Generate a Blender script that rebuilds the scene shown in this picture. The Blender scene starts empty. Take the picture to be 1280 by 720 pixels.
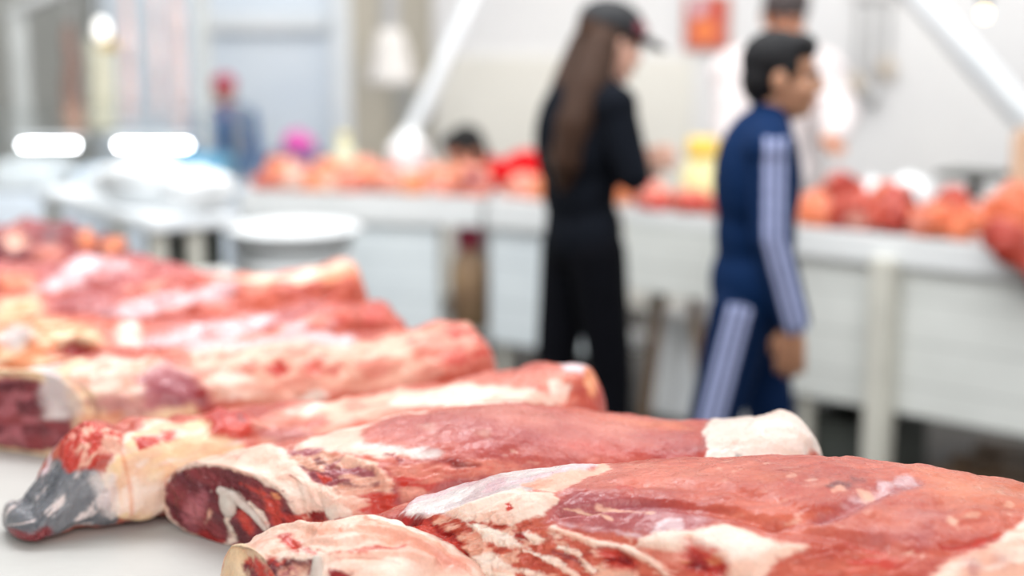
import bpy, bmesh, math, random, json
import numpy as np
from mathutils import Vector, Matrix

# ---------------------------------------------------------------- camera, sky, lights, exposure
scene = bpy.context.scene
COL = scene.collection
cam_d = bpy.data.cameras.new('camera'); cam = bpy.data.objects.new('camera', cam_d); COL.objects.link(cam)
cam.location = (0, 0, 1.555); cam.rotation_euler = (math.radians(90) - math.atan(320 / 1778), 0, 0)
cam_d.sensor_width = 36; cam_d.lens = 50.0; cam_d.clip_start = .05; cam_d.clip_end = 100
cam_d.dof.use_dof = True; cam_d.dof.focus_distance = 1.66; cam_d.dof.aperture_fstop = 1.4
scene.camera = cam

world = bpy.data.worlds.new('market_sky'); scene.world = world; world.use_nodes = True
bg = world.node_tree.nodes['Background']; bg.inputs[0].default_value = (.95, .97, 1.0, 1); bg.inputs[1].default_value = .62

def area(name, loc, target, size, power, color):
    l = bpy.data.lights.new(name, 'AREA'); l.shape = 'RECTANGLE'; l.size, l.size_y = size; l.energy = power; l.color = color
    o = bpy.data.objects.new(name, l); COL.objects.link(o); o.location = loc
    o.rotation_euler = (Vector(target) - Vector(loc)).to_track_quat('-Z', 'Y').to_euler(); return o
area('skylight_over_table', (-.9, 3.4, 3.6), (0, 1.9, .9), (1.5, 1.1), 32, (.90, .95, 1.0))
area('skylight_over_aisle', (.4, 5.6, 4.2), (.2, 6.6, .6), (6.0, 2.0), 130, (1.0, .97, .92))
area('counter_fill', (-.1, 3.3, 3.9), (.2, 5.6, .3), (5.0, 1.2), 150, (.98, .99, 1.0))  # added fill that brightens the counter fronts, no roof opening there
area('front_fill', (1.0, -2.6, 3.4), (.3, 6.0, .9), (5.0, 2.0), 170, (1.0, .97, .93))  # added fill from behind the camera for upright faces, no known entrance

scene.view_settings.view_transform = 'Standard'; scene.view_settings.look = 'None'
scene.view_settings.gamma = 1.0; scene.view_settings.use_curve_mapping = False
scene.view_settings.exposure = 0.03

# ---------------------------------------------------------------- numpy shape library
def _hash(ix, iy, iz, seed):
    h = (ix * 374761393 + iy * 668265263 + iz * 2147483647 + seed * 974711) & 0x7fffffff
    h = ((h ^ (h >> 13)) * 1274126177) & 0x7fffffff
    h = ((h ^ (h >> 16)) * 668265263) & 0x7fffffff
    return (h & 0xffff) / 32767.5 - 1.0

def vnoise(P, seed=0):
    P = np.asarray(P, float)
    F = np.floor(P); I = F.astype(np.int64); t = P - F
    t = t * t * t * (t * (t * 6 - 15) + 10)
    x, y, z = I[:, 0], I[:, 1], I[:, 2]
    tx, ty, tz = t[:, 0], t[:, 1], t[:, 2]
    def L(a, b, k): return a + (b - a) * k
    c = [[[_hash(x + i, y + j, z + k, seed) for k in (0, 1)] for j in (0, 1)] for i in (0, 1)]
    return L(L(L(c[0][0][0], c[1][0][0], tx), L(c[0][1][0], c[1][1][0], tx), ty),
             L(L(c[0][0][1], c[1][0][1], tx), L(c[0][1][1], c[1][1][1], tx), ty), tz)

def fbm(P, seed=0, octs=4, gain=.5):
    P = np.asarray(P, float); a = 1.; s = np.zeros(len(P)); n = 0
    for o in range(octs):
        s += a * vnoise(P * 2 ** o + 17.3 * o, seed + o); n += a; a *= gain
    return s / n

def smooth(a, b, x):
    t = np.clip((x - a) / (b - a), 0, 1); return t * t * (3 - 2 * t)

def catmull(S, t):
    S = np.asarray(S, float); n = len(S)
    t = np.clip(np.asarray(t, float), 0, 1) * (n - 1); i = np.clip(np.floor(t).astype(int), 0, n - 2); f = (t - i)[:, None]
    p0 = S[np.clip(i - 1, 0, n - 1)]; p1 = S[i]; p2 = S[i + 1]; p3 = S[np.clip(i + 2, 0, n - 1)]
    m0 = (p2 - p0) / 2; m1 = (p3 - p1) / 2
    return (2 * f**3 - 3 * f**2 + 1) * p1 + (f**3 - 2 * f**2 + f) * m0 + (-2 * f**3 + 3 * f**2) * p2 + (f**3 - f**2) * m1

def grid_normals(G):
    # G (nu, nv, 3), v closed
    du = np.gradient(G, axis=0)
    dv = np.roll(G, -1, 1) - np.roll(G, 1, 1)
    n = np.cross(du, dv); l = np.linalg.norm(n, axis=2, keepdims=True)
    return n / np.maximum(l, 1e-9)

def poly_sdf(U, V, poly):
    """signed distance to a closed polygon in surface metres (negative inside)"""
    P = np.asarray(poly, float); d = np.full(U.shape, 1e9); ins = np.zeros(U.shape, bool)
    for a, b in zip(P, np.roll(P, -1, 0)):
        e = b - a; wx, wy = U - a[0], V - a[1]
        k = np.clip((wx * e[0] + wy * e[1]) / max(e @ e, 1e-12), 0, 1)
        d = np.minimum(d, (wx - e[0] * k) ** 2 + (wy - e[1] * k) ** 2)
        c = ((a[1] > V) != (b[1] > V)) & (U < (b[0] - a[0]) * (V - a[1]) / ((b[1] - a[1]) or 1e-12) + a[0])
        ins ^= c
    d = np.sqrt(d); return np.where(ins, -d, d)

def line_dist(U, V, pts):
    P = np.asarray(pts, float); d = np.full(U.shape, 1e9)
    for a, b in zip(P[:-1], P[1:]):
        e = b - a; wx, wy = U - a[0], V - a[1]
        k = np.clip((wx * e[0] + wy * e[1]) / max(e @ e, 1e-12), 0, 1)
        d = np.minimum(d, (wx - e[0] * k) ** 2 + (wy - e[1] * k) ** 2)
    return np.sqrt(d)

PAL = {  # linear albedo pairs (mottled between the two)
    'muscle': ((.38, .044, .027), (.58, .130, .078)),
    'pale':   ((.60, .165, .115), (.72, .30, .22)),
    'red':    ((.46, .030, .022), (.60, .075, .050)),
    'blood':  ((.17, .008, .008), (.36, .020, .018)),
    'dark':   ((.12, .022, .030), (.27, .045, .050)),
    'purple': ((.30, .075, .095), (.43, .13, .14)),
    'fat':    ((.77, .50, .39), (.85, .69, .59)),
    'white':  ((.76, .62, .51), (.85, .76, .67)),
    'pinkfat':((.70, .31, .22), (.80, .50, .38)),
    'yfat':   ((.78, .52, .30), (.84, .63, .42)),
    'mem':    ((.56, .44, .43), (.74, .66, .63)),
    'lilac':  ((.62, .40, .42), (.76, .58, .60)),
    'grey':   ((.095, .10, .115), (.20, .20, .215)),
    'pinkwhite': ((.70, .53, .45), (.79, .67, .60)),
    'orange': ((.64, .17, .06), (.76, .31, .15)),
}
PAL = {k: np.array(v) for k, v in PAL.items()}

def shape_leg(d):
    """surface of a cut of meat lying along a path: grid (nu, nv, 3), and the surface
    coordinates (su, sv) in metres along and around it"""
    nu, nv = d['res']; S = np.asarray(d['st'], float)       # x, y, front half width, back half width, height, base z
    capL, capR = d.get('cap', (.1, .1)); kl, kr = d.get('kind', 'rr'); shL, shR = d.get('shear', (0., 0.))
    L = np.sum(np.linalg.norm(np.diff(S[:, :2], axis=0), axis=1))
    nl = max(4, int(nu * capL * 1.2)); nr = max(4, int(nu * capR * 1.2))
    u = np.concatenate([np.linspace(-capL, 0, nl, endpoint=False), np.linspace(0, 1, nu), np.linspace(1, 1 + capR, nr + 1)[1:]])
    C = catmull(S, u)
    T = catmull(S, np.clip(u, 0, 1) + .01)[:, :2] - catmull(S, np.clip(u, 0, 1) - .01)[:, :2]
    T /= np.linalg.norm(T, axis=1, keepdims=True); N = np.stack([T[:, 1], -T[:, 0]], 1)
    sl = np.clip(-u / capL, 0, 1); sr = np.clip((u - 1) / capR, 0, 1)
    def scale(s, k): return (1 - s) if k == 'c' else np.sqrt(np.maximum(1 - s * s, 0))
    sc = scale(sl, kl) * scale(sr, kr); sc = np.maximum(sc, .002)
    ext = (-capL * L * sl if kl == 'r' else .012 * (sl * (2 - sl)) * -1) + (capR * L * sr if kr == 'r' else .012 * sr * (2 - sr))
    v = np.linspace(0, 1, nv, endpoint=False); v = v - .55 * np.sin(4 * np.pi * v) / (4 * np.pi) * 0
    w = v + .17 * np.sin(2 * np.pi * v) * .75                    # denser over the top
    w = np.clip(w, 0, 1)
    th = w * 2 * np.pi - np.pi / 2                                # bottom at w=0, front .25, top .5, back .75
    c, s = np.cos(th), np.sin(th)
    ex = d.get('ex', .8); ez = d.get('ez', .9)
    lat = np.sign(c) * np.abs(c) ** ex; up = np.where(s > 0, np.abs(s) ** ez, -np.abs(s) ** .55)
    zc = .38
    Wd = np.where(c[None] > 0, C[:, 2:3], C[:, 3:4]) * sc[:, None]
    la = lat[None] * Wd
    H = C[:, 4:5]
    Z = C[:, 5:6] + H * zc + np.where(s[None] > 0, (1 - zc), zc) * H * up[None] * sc[:, None]
    shear = np.where(u < .5, shL * (1 - smooth(0, .22, u)), shR * smooth(.78, 1, u))
    al = ext[:, None] + shear[:, None] * la
    G = np.empty((len(u), nv, 3))
    G[:, :, 0] = C[:, 0:1] + T[:, 0:1] * al + N[:, 0:1] * la
    G[:, :, 1] = C[:, 1:2] + T[:, 1:2] * al + N[:, 1:2] * la
    G[:, :, 2] = Z
    su = np.repeat((u * L)[:, None], nv, 1)
    per = float(np.mean(S[:, 2] + S[:, 3]) * 1.9 + np.mean(S[:, 4]) * 1.5)
    sv = np.repeat((w * per)[None], len(u), 0)
    return G, su, sv

def build_leg(d, patches, quality=1.0):
    G, su, sv = shape_leg(d); nu, nv = su.shape; seed = d.get('seed', 1)
    n = grid_normals(G); P = G.reshape(-1, 3)
    U, V = su.ravel(), sv.ravel()
    org = np.asarray(d['st'], float)[0, :3]; Q = P - np.array([org[0], org[1], .88])
    inter = smooth(.0, .03, np.minimum(U - U.min(), U.max() - U))
    disp = d.get('lump', .008) * fbm(Q * 9, seed, 3) + d.get('lump2', .004) * fbm(Q * 24, seed + 5, 2) + .0022 * fbm(Q * 45, seed + 7, 3)
    cf = (U < 0) & (d.get('kind', 'rr')[0] == 'c')               # cut face: noise laid across it, not around it
    NU = np.where(cf, Q[:, 0] - .6 * Q[:, 1], U); NV = np.where(cf, Q[:, 2] + .2 * Q[:, 0], V)
    # edge perturbation shared by all patches
    e1 = fbm(np.stack([NU * 28, NV * 28, U * 0 + seed], 1), seed + 11, 4, .6)
    e2 = fbm(np.stack([NU * 90, NV * 200, U * 0], 1), seed + 23, 4, .65)
    # base colour: mottled muscle with fibres along the cut
    base = d.get('base', 'muscle'); ang = d.get('fibre', .25)
    fu = NU * np.cos(ang) + NV * np.sin(ang); fv = -NU * np.sin(ang) + NV * np.cos(ang)
    fib = fbm(np.stack([fu * 25, fv * 190, U * 0], 1), seed + 31, 3)
    mot = fbm(np.stack([NU * 11, NV * 15, U * 0], 1), seed + 37, 4)
    fine = fbm(np.stack([NU * 420, NV * 420, U * 0], 1), seed + 41, 2)
    k = np.clip(.5 + 1.1 * mot + .5 * fib + .25 * fine, 0, 1)[:, None]
    col = PAL[base][0] * (1 - k) + PAL[base][1] * k
    # marbling flecks
    fl = smooth(.46, .62, fbm(np.stack([fu * 60, fv * 130, U * 0 + 3], 1), seed + 43, 3)) * d.get('fleck', .5) * smooth(-.1, .3, e1)
    col = col * (1 - fl[:, None]) + PAL['pinkfat'][1] * fl[:, None]
    sm = smooth(.35, .7, fbm(np.stack([fu * 14, fv * 60, U * 0 + 9], 1), seed + 47, 3)) * d.get('streak', .35)
    col = col * (1 - sm[:, None]) + PAL['pale'][1] * sm[:, None]
    wet = np.full(len(U), .5)
    for p in patches:
        kind, pts = p[0], p[1]; o = p[2] if len(p) > 2 else {}
        soft = o.get('soft', .004); na = o.get('n', .008); ra = o.get('rough', .005)
        pu = np.array(pts, float)
        if 'cap' in o:                                           # the whole cut face
            idx = np.where(U < .002)[0]; sd = (o['cap'] - (-U[idx] / -U.min())) * .1
            pu = np.array([[U.min(), V.min()], [0, V.max()]])
        lo, hi = pu.min(0) - .05, pu.max(0) + .05
        if 'r' in o:                                             # around points on the surface
            D3 = np.full(len(U), 1e9)
            for a, b in zip(pu, pu[1:] if len(pu) > 1 else pu):
                e = b - a; kk = np.clip(((P - a) @ e) / max(e @ e, 1e-12), 0, 1); D3 = np.minimum(D3, np.linalg.norm(P - a - kk[:, None] * e, axis=1))
            idx = np.where(D3 < o['r'] + .04)[0]; sd = D3[idx] - o['r']
        elif 'cap' not in o: idx = np.where((U > lo[0]) & (U < hi[0]) & (V > lo[1]) & (V < hi[1]))[0]
        if not len(idx): continue
        if 'cap' in o or 'r' in o: pass
        elif 'w' in o: sd = line_dist(U[idx], V[idx], pu) - o['w']
        else: sd = poly_sdf(U[idx], V[idx], pu)
        sdn = sd + na * e1[idx] + ra * e2[idx]
        m = smooth(soft, -soft, sdn) * o.get('a', 1.)
        if kind != 'bump':
            ho = o.get('h', 0.)
            pa = PAL[kind]
            r = o.get('fib', 0)
            soft_t = kind in ('fat', 'white', 'pinkfat', 'yfat', 'mem', 'lilac')
            kk = np.clip(.5 + .9 * fbm(np.stack([fu[idx] * 16, fv[idx] * (55 + r), U[idx] * 0 + 5], 1), seed + 53, 4) + (.03 if soft_t else .15) * fine[idx], 0, 1)[:, None]
            c2 = pa[0] * (1 - kk) + pa[1] * kk
            if kind in ('fat', 'yfat', 'white'):                 # blood tinged blush and thin pink veins
                bl = smooth(.02, .45, fbm(np.stack([fu[idx] * 13, fv[idx] * 34, U[idx] * 0 + 8], 1), seed + 71, 4))[:, None] * o.get('blush', .55 if kind != 'white' else .25)
                c2 = c2 * (1 - bl) + PAL['pinkfat'].mean(0) * bl
                vn = smooth(.05, .0, np.abs(fbm(np.stack([fu[idx] * 12, fv[idx] * 40, U[idx] * 0 + 6], 1), seed + 73, 3)))[:, None] * .35 * o.get('blush', .55 if kind != 'white' else .2)
                c2 = c2 * (1 - vn) + np.array([.62, .20, .14]) * vn
            if 'mix' in o:                                       # streaks of a second tissue
                mm = smooth(-.05, .25, fbm(np.stack([fu[idx] * 22, fv[idx] * 75, U[idx] * 0 + 2], 1), seed + 59, 4) + o.get('mixb', 0.))[:, None]
                c2 = c2 * (1 - mm) + PAL[o['mix']].mean(0) * mm
            col[idx] = col[idx] * (1 - m[:, None]) + c2 * m[:, None]
            wet[idx] = wet[idx] * (1 - m) + {'fat': .1, 'white': .1, 'pinkfat': .15, 'yfat': .1, 'mem': .6, 'lilac': 1., 'blood': .9, 'dark': .75, 'red': .8, 'purple': .85, 'grey': .6}.get(kind, .5) * m
            if o.get('rug'):                                     # torn, stringy surface
                rn = np.abs(fbm(np.stack([fu[idx] * 45, fv[idx] * 130, U[idx] * 0], 1), seed + 67, 3))
                disp[idx] += o['rug'] * m * (.35 - 1.6 * rn)
            if kind in ('dark', 'grey', 'red'): disp[idx] += .002 * m * fbm(np.stack([NU[idx] * 90, NV[idx] * 90, U[idx] * 0], 1), seed + 61, 3)
        if o.get('h'):
            hs = o.get('hs', max(.004, o['w']) if 'w' in o else .012)
            disp[idx] += o['h'] * smooth(hs * .4, -hs, sd + .4 * na * e1[idx]) * o.get('ha', 1.)
    P = P + n.reshape(-1, 3) * (disp * inter)[:, None]
    P[:, 2] = np.maximum(P[:, 2], d.get('floor', .8805))
    return P, (nu, nv), np.clip(col, 0, 1), wet, (U, V)

# ---------------------------------------------------------------- shapes of the big cuts, and the tissue patches and a painted highlight on them (surface metres)
LEGS = {
 'L1': {'st': [[-0.22, 1.555, 0.05, 0.1, 0.1, 0.88], [-0.05, 1.555, 0.06, 0.15, 0.1488, 0.88], [0.1, 1.54, 0.11, 0.18, 0.1789, 0.88], [0.33, 1.52, 0.21, 0.19, 0.1933, 0.88], [0.55, 1.5, 0.2, 0.18, 0.1769, 0.88], [0.78, 1.48, 0.14, 0.13, 0.12, 0.88]], 'res': [760, 420], 'cap': [0.1, 0.12], 'kind': 'rr', 'seed': 3, 'lump': 0.006, 'fibre': 0.2},
 'F1': {'st': [[-0.285, 1.475, 0.07, 0.07, 0.1223, 0.88], [-0.2, 1.49, 0.1, 0.09, 0.1428, 0.88], [-0.1, 1.47, 0.12, 0.09, 0.1299, 0.88], [0.0, 1.425, 0.12, 0.08, 0.05, 0.88], [0.12, 1.36, 0.1, 0.07, 0.09, 0.88]], 'res': [420, 320], 'cap': [0.08, 0.1], 'kind': 'cr', 'shear': [0.5, 0], 'seed': 30, 'lump': 0.008, 'lump2': 0.007, 'base': 'fat', 'fleck': 0, 'streak': 0.25, 'fibre': 0.1},
 'L2': {'st': [[-0.37, 1.8, 0.1, 0.1, 0.1115, 0.88], [-0.24, 1.83, 0.13, 0.115, 0.1408, 0.88], [-0.05, 1.865, 0.15, 0.13, 0.1721, 0.88], [0.12, 1.885, 0.15, 0.13, 0.1544, 0.88], [0.27, 1.88, 0.13, 0.12, 0.1464, 0.88], [0.36, 1.86, 0.1, 0.1, 0.1663, 0.88]], 'res': [680, 340], 'cap': [0.09, 0.09], 'kind': 'cr', 'shear': [0.9, 0], 'seed': 5, 'lump': 0.006, 'fibre': -0.1},
 'L3': {'st': [[-0.665, 1.85, 0.06, 0.05, 0.05, 0.88], [-0.6, 1.895, 0.075, 0.065, 0.1316, 0.88], [-0.545, 1.935, 0.09, 0.08, 0.1256, 0.88], [-0.4, 2.035, 0.095, 0.12, 0.121, 0.88], [-0.2, 2.135, 0.115, 0.13, 0.1134, 0.88], [0.0, 2.2, 0.105, 0.12, 0.1414, 0.88], [0.1, 2.215, 0.085, 0.09, 0.1554, 0.88]], 'res': [560, 280], 'cap': [0.03, 0.06], 'kind': 'rr', 'seed': 8, 'lump': 0.01, 'lump2': 0.008},
 'L4': {'st': [[-0.8, 2.24, 0.09, 0.09, 0.1398, 0.88], [-0.66, 2.3, 0.13, 0.13, 0.1402, 0.88], [-0.45, 2.39, 0.14, 0.14, 0.1593, 0.88], [-0.25, 2.46, 0.14, 0.13, 0.1449, 0.88], [-0.08, 2.52, 0.09, 0.1, 0.1549, 0.88]], 'res': [400, 220], 'cap': [0.08, 0.06], 'kind': 'cr', 'shear': [1.1, 0], 'seed': 12, 'lump': 0.014, 'lump2': 0.01},
 'L5': {'st': [[-1.02, 2.52, 0.1, 0.1, 0.1275, 0.88], [-0.85, 2.58, 0.13, 0.13, 0.154, 0.88], [-0.6, 2.66, 0.14, 0.13, 0.1268, 0.88], [-0.4, 2.74, 0.13, 0.12, 0.1558, 0.88], [-0.27, 2.79, 0.09, 0.09, 0.1345, 0.88]], 'res': [320, 180], 'cap': [0.08, 0.08], 'kind': 'rr', 'seed': 15, 'lump': 0.022, 'lump2': 0.012},
 'L6': {'st': [[-1.15, 2.86, 0.1, 0.1, 0.14, 0.88], [-0.9, 2.92, 0.13, 0.13, 0.1416, 0.88], [-0.65, 2.96, 0.14, 0.13, 0.1599, 0.88], [-0.48, 2.98, 0.13, 0.12, 0.1681, 0.88], [-0.36, 3.02, 0.09, 0.09, 0.1875, 0.88]], 'res': [280, 160], 'cap': [0.08, 0.06], 'kind': 'rr', 'seed': 18, 'lump': 0.022, 'lump2': 0.012},
 'L7': {'st': [[-1.5, 3.13, 0.1, 0.1, 0.14, 0.88], [-1.2, 3.17, 0.13, 0.13, 0.1517, 0.88], [-0.9, 3.22, 0.14, 0.13, 0.1618, 0.88], [-0.68, 3.25, 0.1, 0.11, 0.1112, 0.88]], 'res': [240, 140], 'cap': [0.08, 0.08], 'kind': 'rr', 'seed': 21, 'lump': 0.026, 'lump2': 0.014},
 'L8': {'st': [[-1.75, 3.45, 0.1, 0.1, 0.14, 0.88], [-1.5, 3.5, 0.13, 0.13, 0.18, 0.88], [-1.25, 3.55, 0.13, 0.13, 0.2029, 0.88], [-1.03, 3.58, 0.1, 0.1, 0.1571, 0.88]], 'res': [200, 120], 'cap': [0.08, 0.08], 'kind': 'rr', 'seed': 24, 'lump': 0.034, 'lump2': 0.02, 'base': 'dark'},
}
PATCH = {
 'L1': [
  ('bump', [[0.352, 0.316], [0.445, 0.335], [0.516, 0.326], [0.581, 0.308], [0.651, 0.302]], {'w': 0.008, 'h': -0.006}),
  ('bump', [[0.41, 0.378], [0.518, 0.36], [0.599, 0.328]], {'w': 0.01, 'h': -0.004}),
  ('bump', [[0.666, 0.367], [0.614, 0.33], [0.556, 0.313]], {'w': 0.008, 'h': -0.005}),
  ('bump', [[0.694, 0.33], [0.752, 0.346], [0.797, 0.346]], {'w': 0.012, 'h': 0.005}),
  ('muscle', [[0.553, 0.239], [0.558, 0.269], [0.586, 0.287], [0.621, 0.29], [0.679, 0.287], [0.661, 0.251]], {'mix': 'red', 'mixb': -0.05, 'soft': 0.012, 'rug': 0.004}),
  ('orange', [[0.704, 0.414], [0.787, 0.427], [0.863, 0.431], [0.84, 0.368], [0.737, 0.346], [0.712, 0.382]], {'a': 0.4, 'soft': 0.03}),
  ('pale', [[0.262, 0.433], [0.4, 0.415], [0.5, 0.417], [0.599, 0.408], [0.601, 0.383], [0.498, 0.373], [0.41, 0.361], [0.35, 0.362]], {'a': 0.35, 'soft': 0.02}),
  ('purple', [[0.334, 0.333], [0.372, 0.357], [0.445, 0.344], [0.505, 0.321], [0.5, 0.296], [0.453, 0.283], [0.412, 0.283], [0.332, 0.299]], {'a': 0.75, 'soft': 0.012, 'n': 0.004, 'h': -0.002}),
  ('purple', [[0.593, 0.323], [0.629, 0.343], [0.666, 0.371], [0.709, 0.386], [0.717, 0.383], [0.669, 0.354], [0.626, 0.328], [0.601, 0.316]], {'a': 0.75, 'soft': 0.006, 'h': -0.005, 'mix': 'lilac', 'mixb': -0.1}),
  ('pale', [[0.588, 0.311], [0.641, 0.333], [0.707, 0.346], [0.714, 0.323], [0.654, 0.308], [0.601, 0.305]], {'a': 0.5, 'soft': 0.02}),
  ('purple', [[0.639, 0.316], [0.699, 0.316], [0.697, 0.302], [0.646, 0.305]], {'a': 0.45, 'soft': 0.012}),
  ('mem', [[0.113, 0.383], [0.126, 0.437], [0.161, 0.449], [0.214, 0.431], [0.284, 0.437], [0.4, 0.415], [0.415, 0.417], [0.355, 0.384], [0.287, 0.357], [0.221, 0.333], [0.156, 0.335]], {'mix': 'lilac', 'mixb': -0.12, 'soft': 0.003, 'h': 0.006}),
  ('purple', [[0.181, 0.444], [0.224, 0.435], [0.262, 0.415], [0.254, 0.361], [0.201, 0.375]], {'a': 0.3, 'soft': 0.015, 'n': 0.02}),
  ('pinkfat', [[0.292, 0.375], [0.347, 0.388], [0.405, 0.415], [0.415, 0.405], [0.367, 0.373], [0.339, 0.354]], {'soft': 0.003}),
  ('muscle', [[0.156, 0.266], [0.118, 0.364], [0.174, 0.341], [0.224, 0.321], [0.292, 0.305], [0.345, 0.283], [0.395, 0.266], [0.443, 0.243], [0.445, 0.208], [0.282, 0.194], [0.179, 0.234]], {'mix': 'pinkfat', 'mixb': 0.0, 'soft': 0.006, 'rug': 0.006, 'fib': 120}),
  ('fat', [[0.174, 0.346], [0.221, 0.357], [0.274, 0.364], [0.339, 0.356], [0.35, 0.339], [0.329, 0.308], [0.277, 0.296], [0.199, 0.316]], {'soft': 0.003, 'h': 0.005, 'n': 0.004}),
  ('red', [[0.267, 0.335], [0.274, 0.337], [0.279, 0.323], [0.272, 0.321]], {'n': 0.002, 'soft': 0.002}),
  ('lilac', [[0.458, 0.305], [0.48, 0.313], [0.483, 0.299], [0.458, 0.29]], {'soft': 0.004, 'n': 0.006, 'a': 0.85}),
  ('lilac', [[0.415, 0.29], [0.443, 0.293], [0.445, 0.283], [0.42, 0.28]], {'soft': 0.005, 'a': 0.7}),
  ('fat', [[0.345, 0.287], [0.37, 0.28], [0.4, 0.269], [0.428, 0.266], [0.453, 0.255], [0.47, 0.243]], {'w': 0.0055, 'h': 0.005, 'n': 0.003, 'soft': 0.003}),
  ('fat', [[0.337, 0.283], [0.36, 0.287], [0.37, 0.277], [0.35, 0.269]], {'soft': 0.003, 'h': 0.004}),
  ('fat', [[0.445, 0.28], [0.48, 0.293], [0.518, 0.308], [0.541, 0.302], [0.563, 0.293], [0.591, 0.296], [0.583, 0.283], [0.558, 0.269], [0.548, 0.243], [0.518, 0.239], [0.508, 0.262], [0.493, 0.269], [0.468, 0.266], [0.44, 0.269]], {'soft': 0.003, 'h': 0.005}),
  ('white', [[0.5, 0.29], [0.533, 0.299], [0.556, 0.287], [0.546, 0.269], [0.518, 0.277]], {'soft': 0.01, 'a': 0.8}),
  ('red', [[0.488, 0.287], [0.508, 0.277], [0.523, 0.262], [0.518, 0.247], [0.495, 0.251], [0.478, 0.258]], {'soft': 0.008, 'h': -0.008, 'mix': 'orange', 'mixb': -0.1}),
  ('blood', [[0.488, 0.273], [0.505, 0.266], [0.5, 0.255], [0.488, 0.255]], {'soft': 0.006}),
  ('pale', [[0.445, 0.269], [0.48, 0.266], [0.48, 0.251], [0.468, 0.251]], {'soft': 0.006}),
  ('blood', [[0.402, 0.262], [0.422, 0.266], [0.443, 0.251], [0.438, 0.239], [0.41, 0.243]], {'soft': 0.006, 'h': -0.006, 'mix': 'red', 'mixb': 0}),
  ('white', [[0.204, 0.308], [0.231, 0.299], [0.279, 0.28], [0.309, 0.258], [0.282, 0.255], [0.231, 0.273]], {'soft': 0.003, 'h': 0.006, 'n': 0.006}),
  ('white', [[0.279, 0.28], [0.307, 0.283], [0.332, 0.273], [0.324, 0.266], [0.294, 0.269]], {'soft': 0.003, 'h': 0.005}),
  ('blood', [[0.279, 0.287], [0.302, 0.28], [0.309, 0.269], [0.287, 0.273]], {'soft': 0.003}),
  ('blood', [[0.093, 0.402], [0.128, 0.386], [0.163, 0.319], [0.194, 0.273], [0.214, 0.251], [0.206, 0.23], [0.179, 0.243], [0.146, 0.273], [0.118, 0.323]], {'soft': 0.004, 'h': -0.006}),
  ('red', [[0.128, 0.353], [0.146, 0.346], [0.161, 0.302], [0.201, 0.258], [0.196, 0.243], [0.161, 0.269], [0.136, 0.308]], {'soft': 0.004, 'h': 0.006}),
  ('white', [[0.201, 0.258], [0.239, 0.251], [0.282, 0.234], [0.294, 0.208], [0.254, 0.208], [0.219, 0.23]], {'soft': 0.004, 'h': 0.004}),
  ('blood', [[0.611, 0.365], [0.624, 0.372], [0.639, 0.372], [0.634, 0.364], [0.616, 0.36]], {'soft': 0.003, 'n': 0.004}),
  ('red', [[0.621, 0.296], [0.636, 0.296], [0.656, 0.296]], {'w': 0.002, 'h': -0.003, 'soft': 0.002, 'n': 0.002}),
  ('red', [[0.709, 0.302], [0.734, 0.302], [0.767, 0.319]], {'w': 0.003, 'h': -0.004, 'soft': 0.003, 'n': 0.003}),
  ('red', [[0.42, 0.373], [0.445, 0.37], [0.435, 0.357], [0.422, 0.36]], {'soft': 0.004, 'a': 0.7}),
  ('blood', [[0.644, 0.378], [0.656, 0.377], [0.654, 0.375]], {'soft': 0.003, 'a': 0.7}),
  ('pinkfat', [[0.352, 0.326], [0.397, 0.319], [0.415, 0.305]], {'w': 0.0015, 'soft': 0.0015, 'n': 0.003}),
  ('pinkfat', [[0.397, 0.33], [0.435, 0.321], [0.455, 0.319]], {'w': 0.002, 'soft': 0.002, 'n': 0.004}),
  ('lilac', [[0.355, 0.296], [0.412, 0.287], [0.435, 0.287]], {'w': 0.004, 'soft': 0.005, 'a': 0.6}),
  ('pinkfat', [[0.619, 0.36], [0.629, 0.364]], {'w': 0.003, 'soft': 0.002, 'n': 0.004}),
  ('lilac', [[0.671, 0.373], [0.704, 0.385]], {'w': 0.005, 'soft': 0.004, 'a': 0.8}),
  ('pinkfat', [[0.651, 0.36], [0.656, 0.362]], {'w': 0.004, 'soft': 0.003}),
  ('orange', [[0.521, 0.386], [0.561, 0.372], [0.591, 0.379], [0.551, 0.394]], {'a': 0.35, 'soft': 0.02, 'n': 0.02}),
  ('red', [[0.576, 0.369], [0.596, 0.361], [0.581, 0.351]], {'a': 0.35, 'soft': 0.012, 'n': 0.015}),
  ('purple', [[0.682, 0.339], [0.719, 0.337], [0.699, 0.321]], {'a': 0.35, 'soft': 0.012, 'n': 0.015}),
  ('dark', [[0.347, 0.255], [0.375, 0.247], [0.4, 0.234]], {'w': 0.002, 'soft': 0.002, 'a': 0.7, 'n': 0.004}),
  ('fat', [[0.302, 0.255], [0.347, 0.243], [0.377, 0.226]], {'w': 0.0035, 'soft': 0.002, 'n': 0.006, 'h': 0.003}),
  ('fat', [[0.355, 0.262], [0.375, 0.255], [0.395, 0.234]], {'w': 0.003, 'soft': 0.002, 'n': 0.006, 'h': 0.003}),
  ('fat', [[0.254, 0.23], [0.309, 0.226], [0.345, 0.217]], {'w': 0.004, 'soft': 0.003, 'n': 0.006, 'h': 0.003}),
  ('fat', [[0.671, 0.251], [0.712, 0.287], [0.734, 0.296], [0.754, 0.308], [0.782, 0.33], [0.805, 0.35], [0.84, 0.351], [0.817, 0.258]], {'mix': 'pinkfat', 'mixb': -0.02, 'soft': 0.004, 'h': 0.006}),
  ('purple', [[0.724, 0.283], [0.752, 0.296], [0.767, 0.29], [0.749, 0.273], [0.727, 0.269]], {'soft': 0.01, 'a': 0.7, 'n': 0.02}),
  ('pinkfat', [[0.724, 0.335], [0.732, 0.333], [0.727, 0.323], [0.722, 0.328]], {'soft': 0.003, 'n': 0.004}),
 ],
 'F1': [
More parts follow.
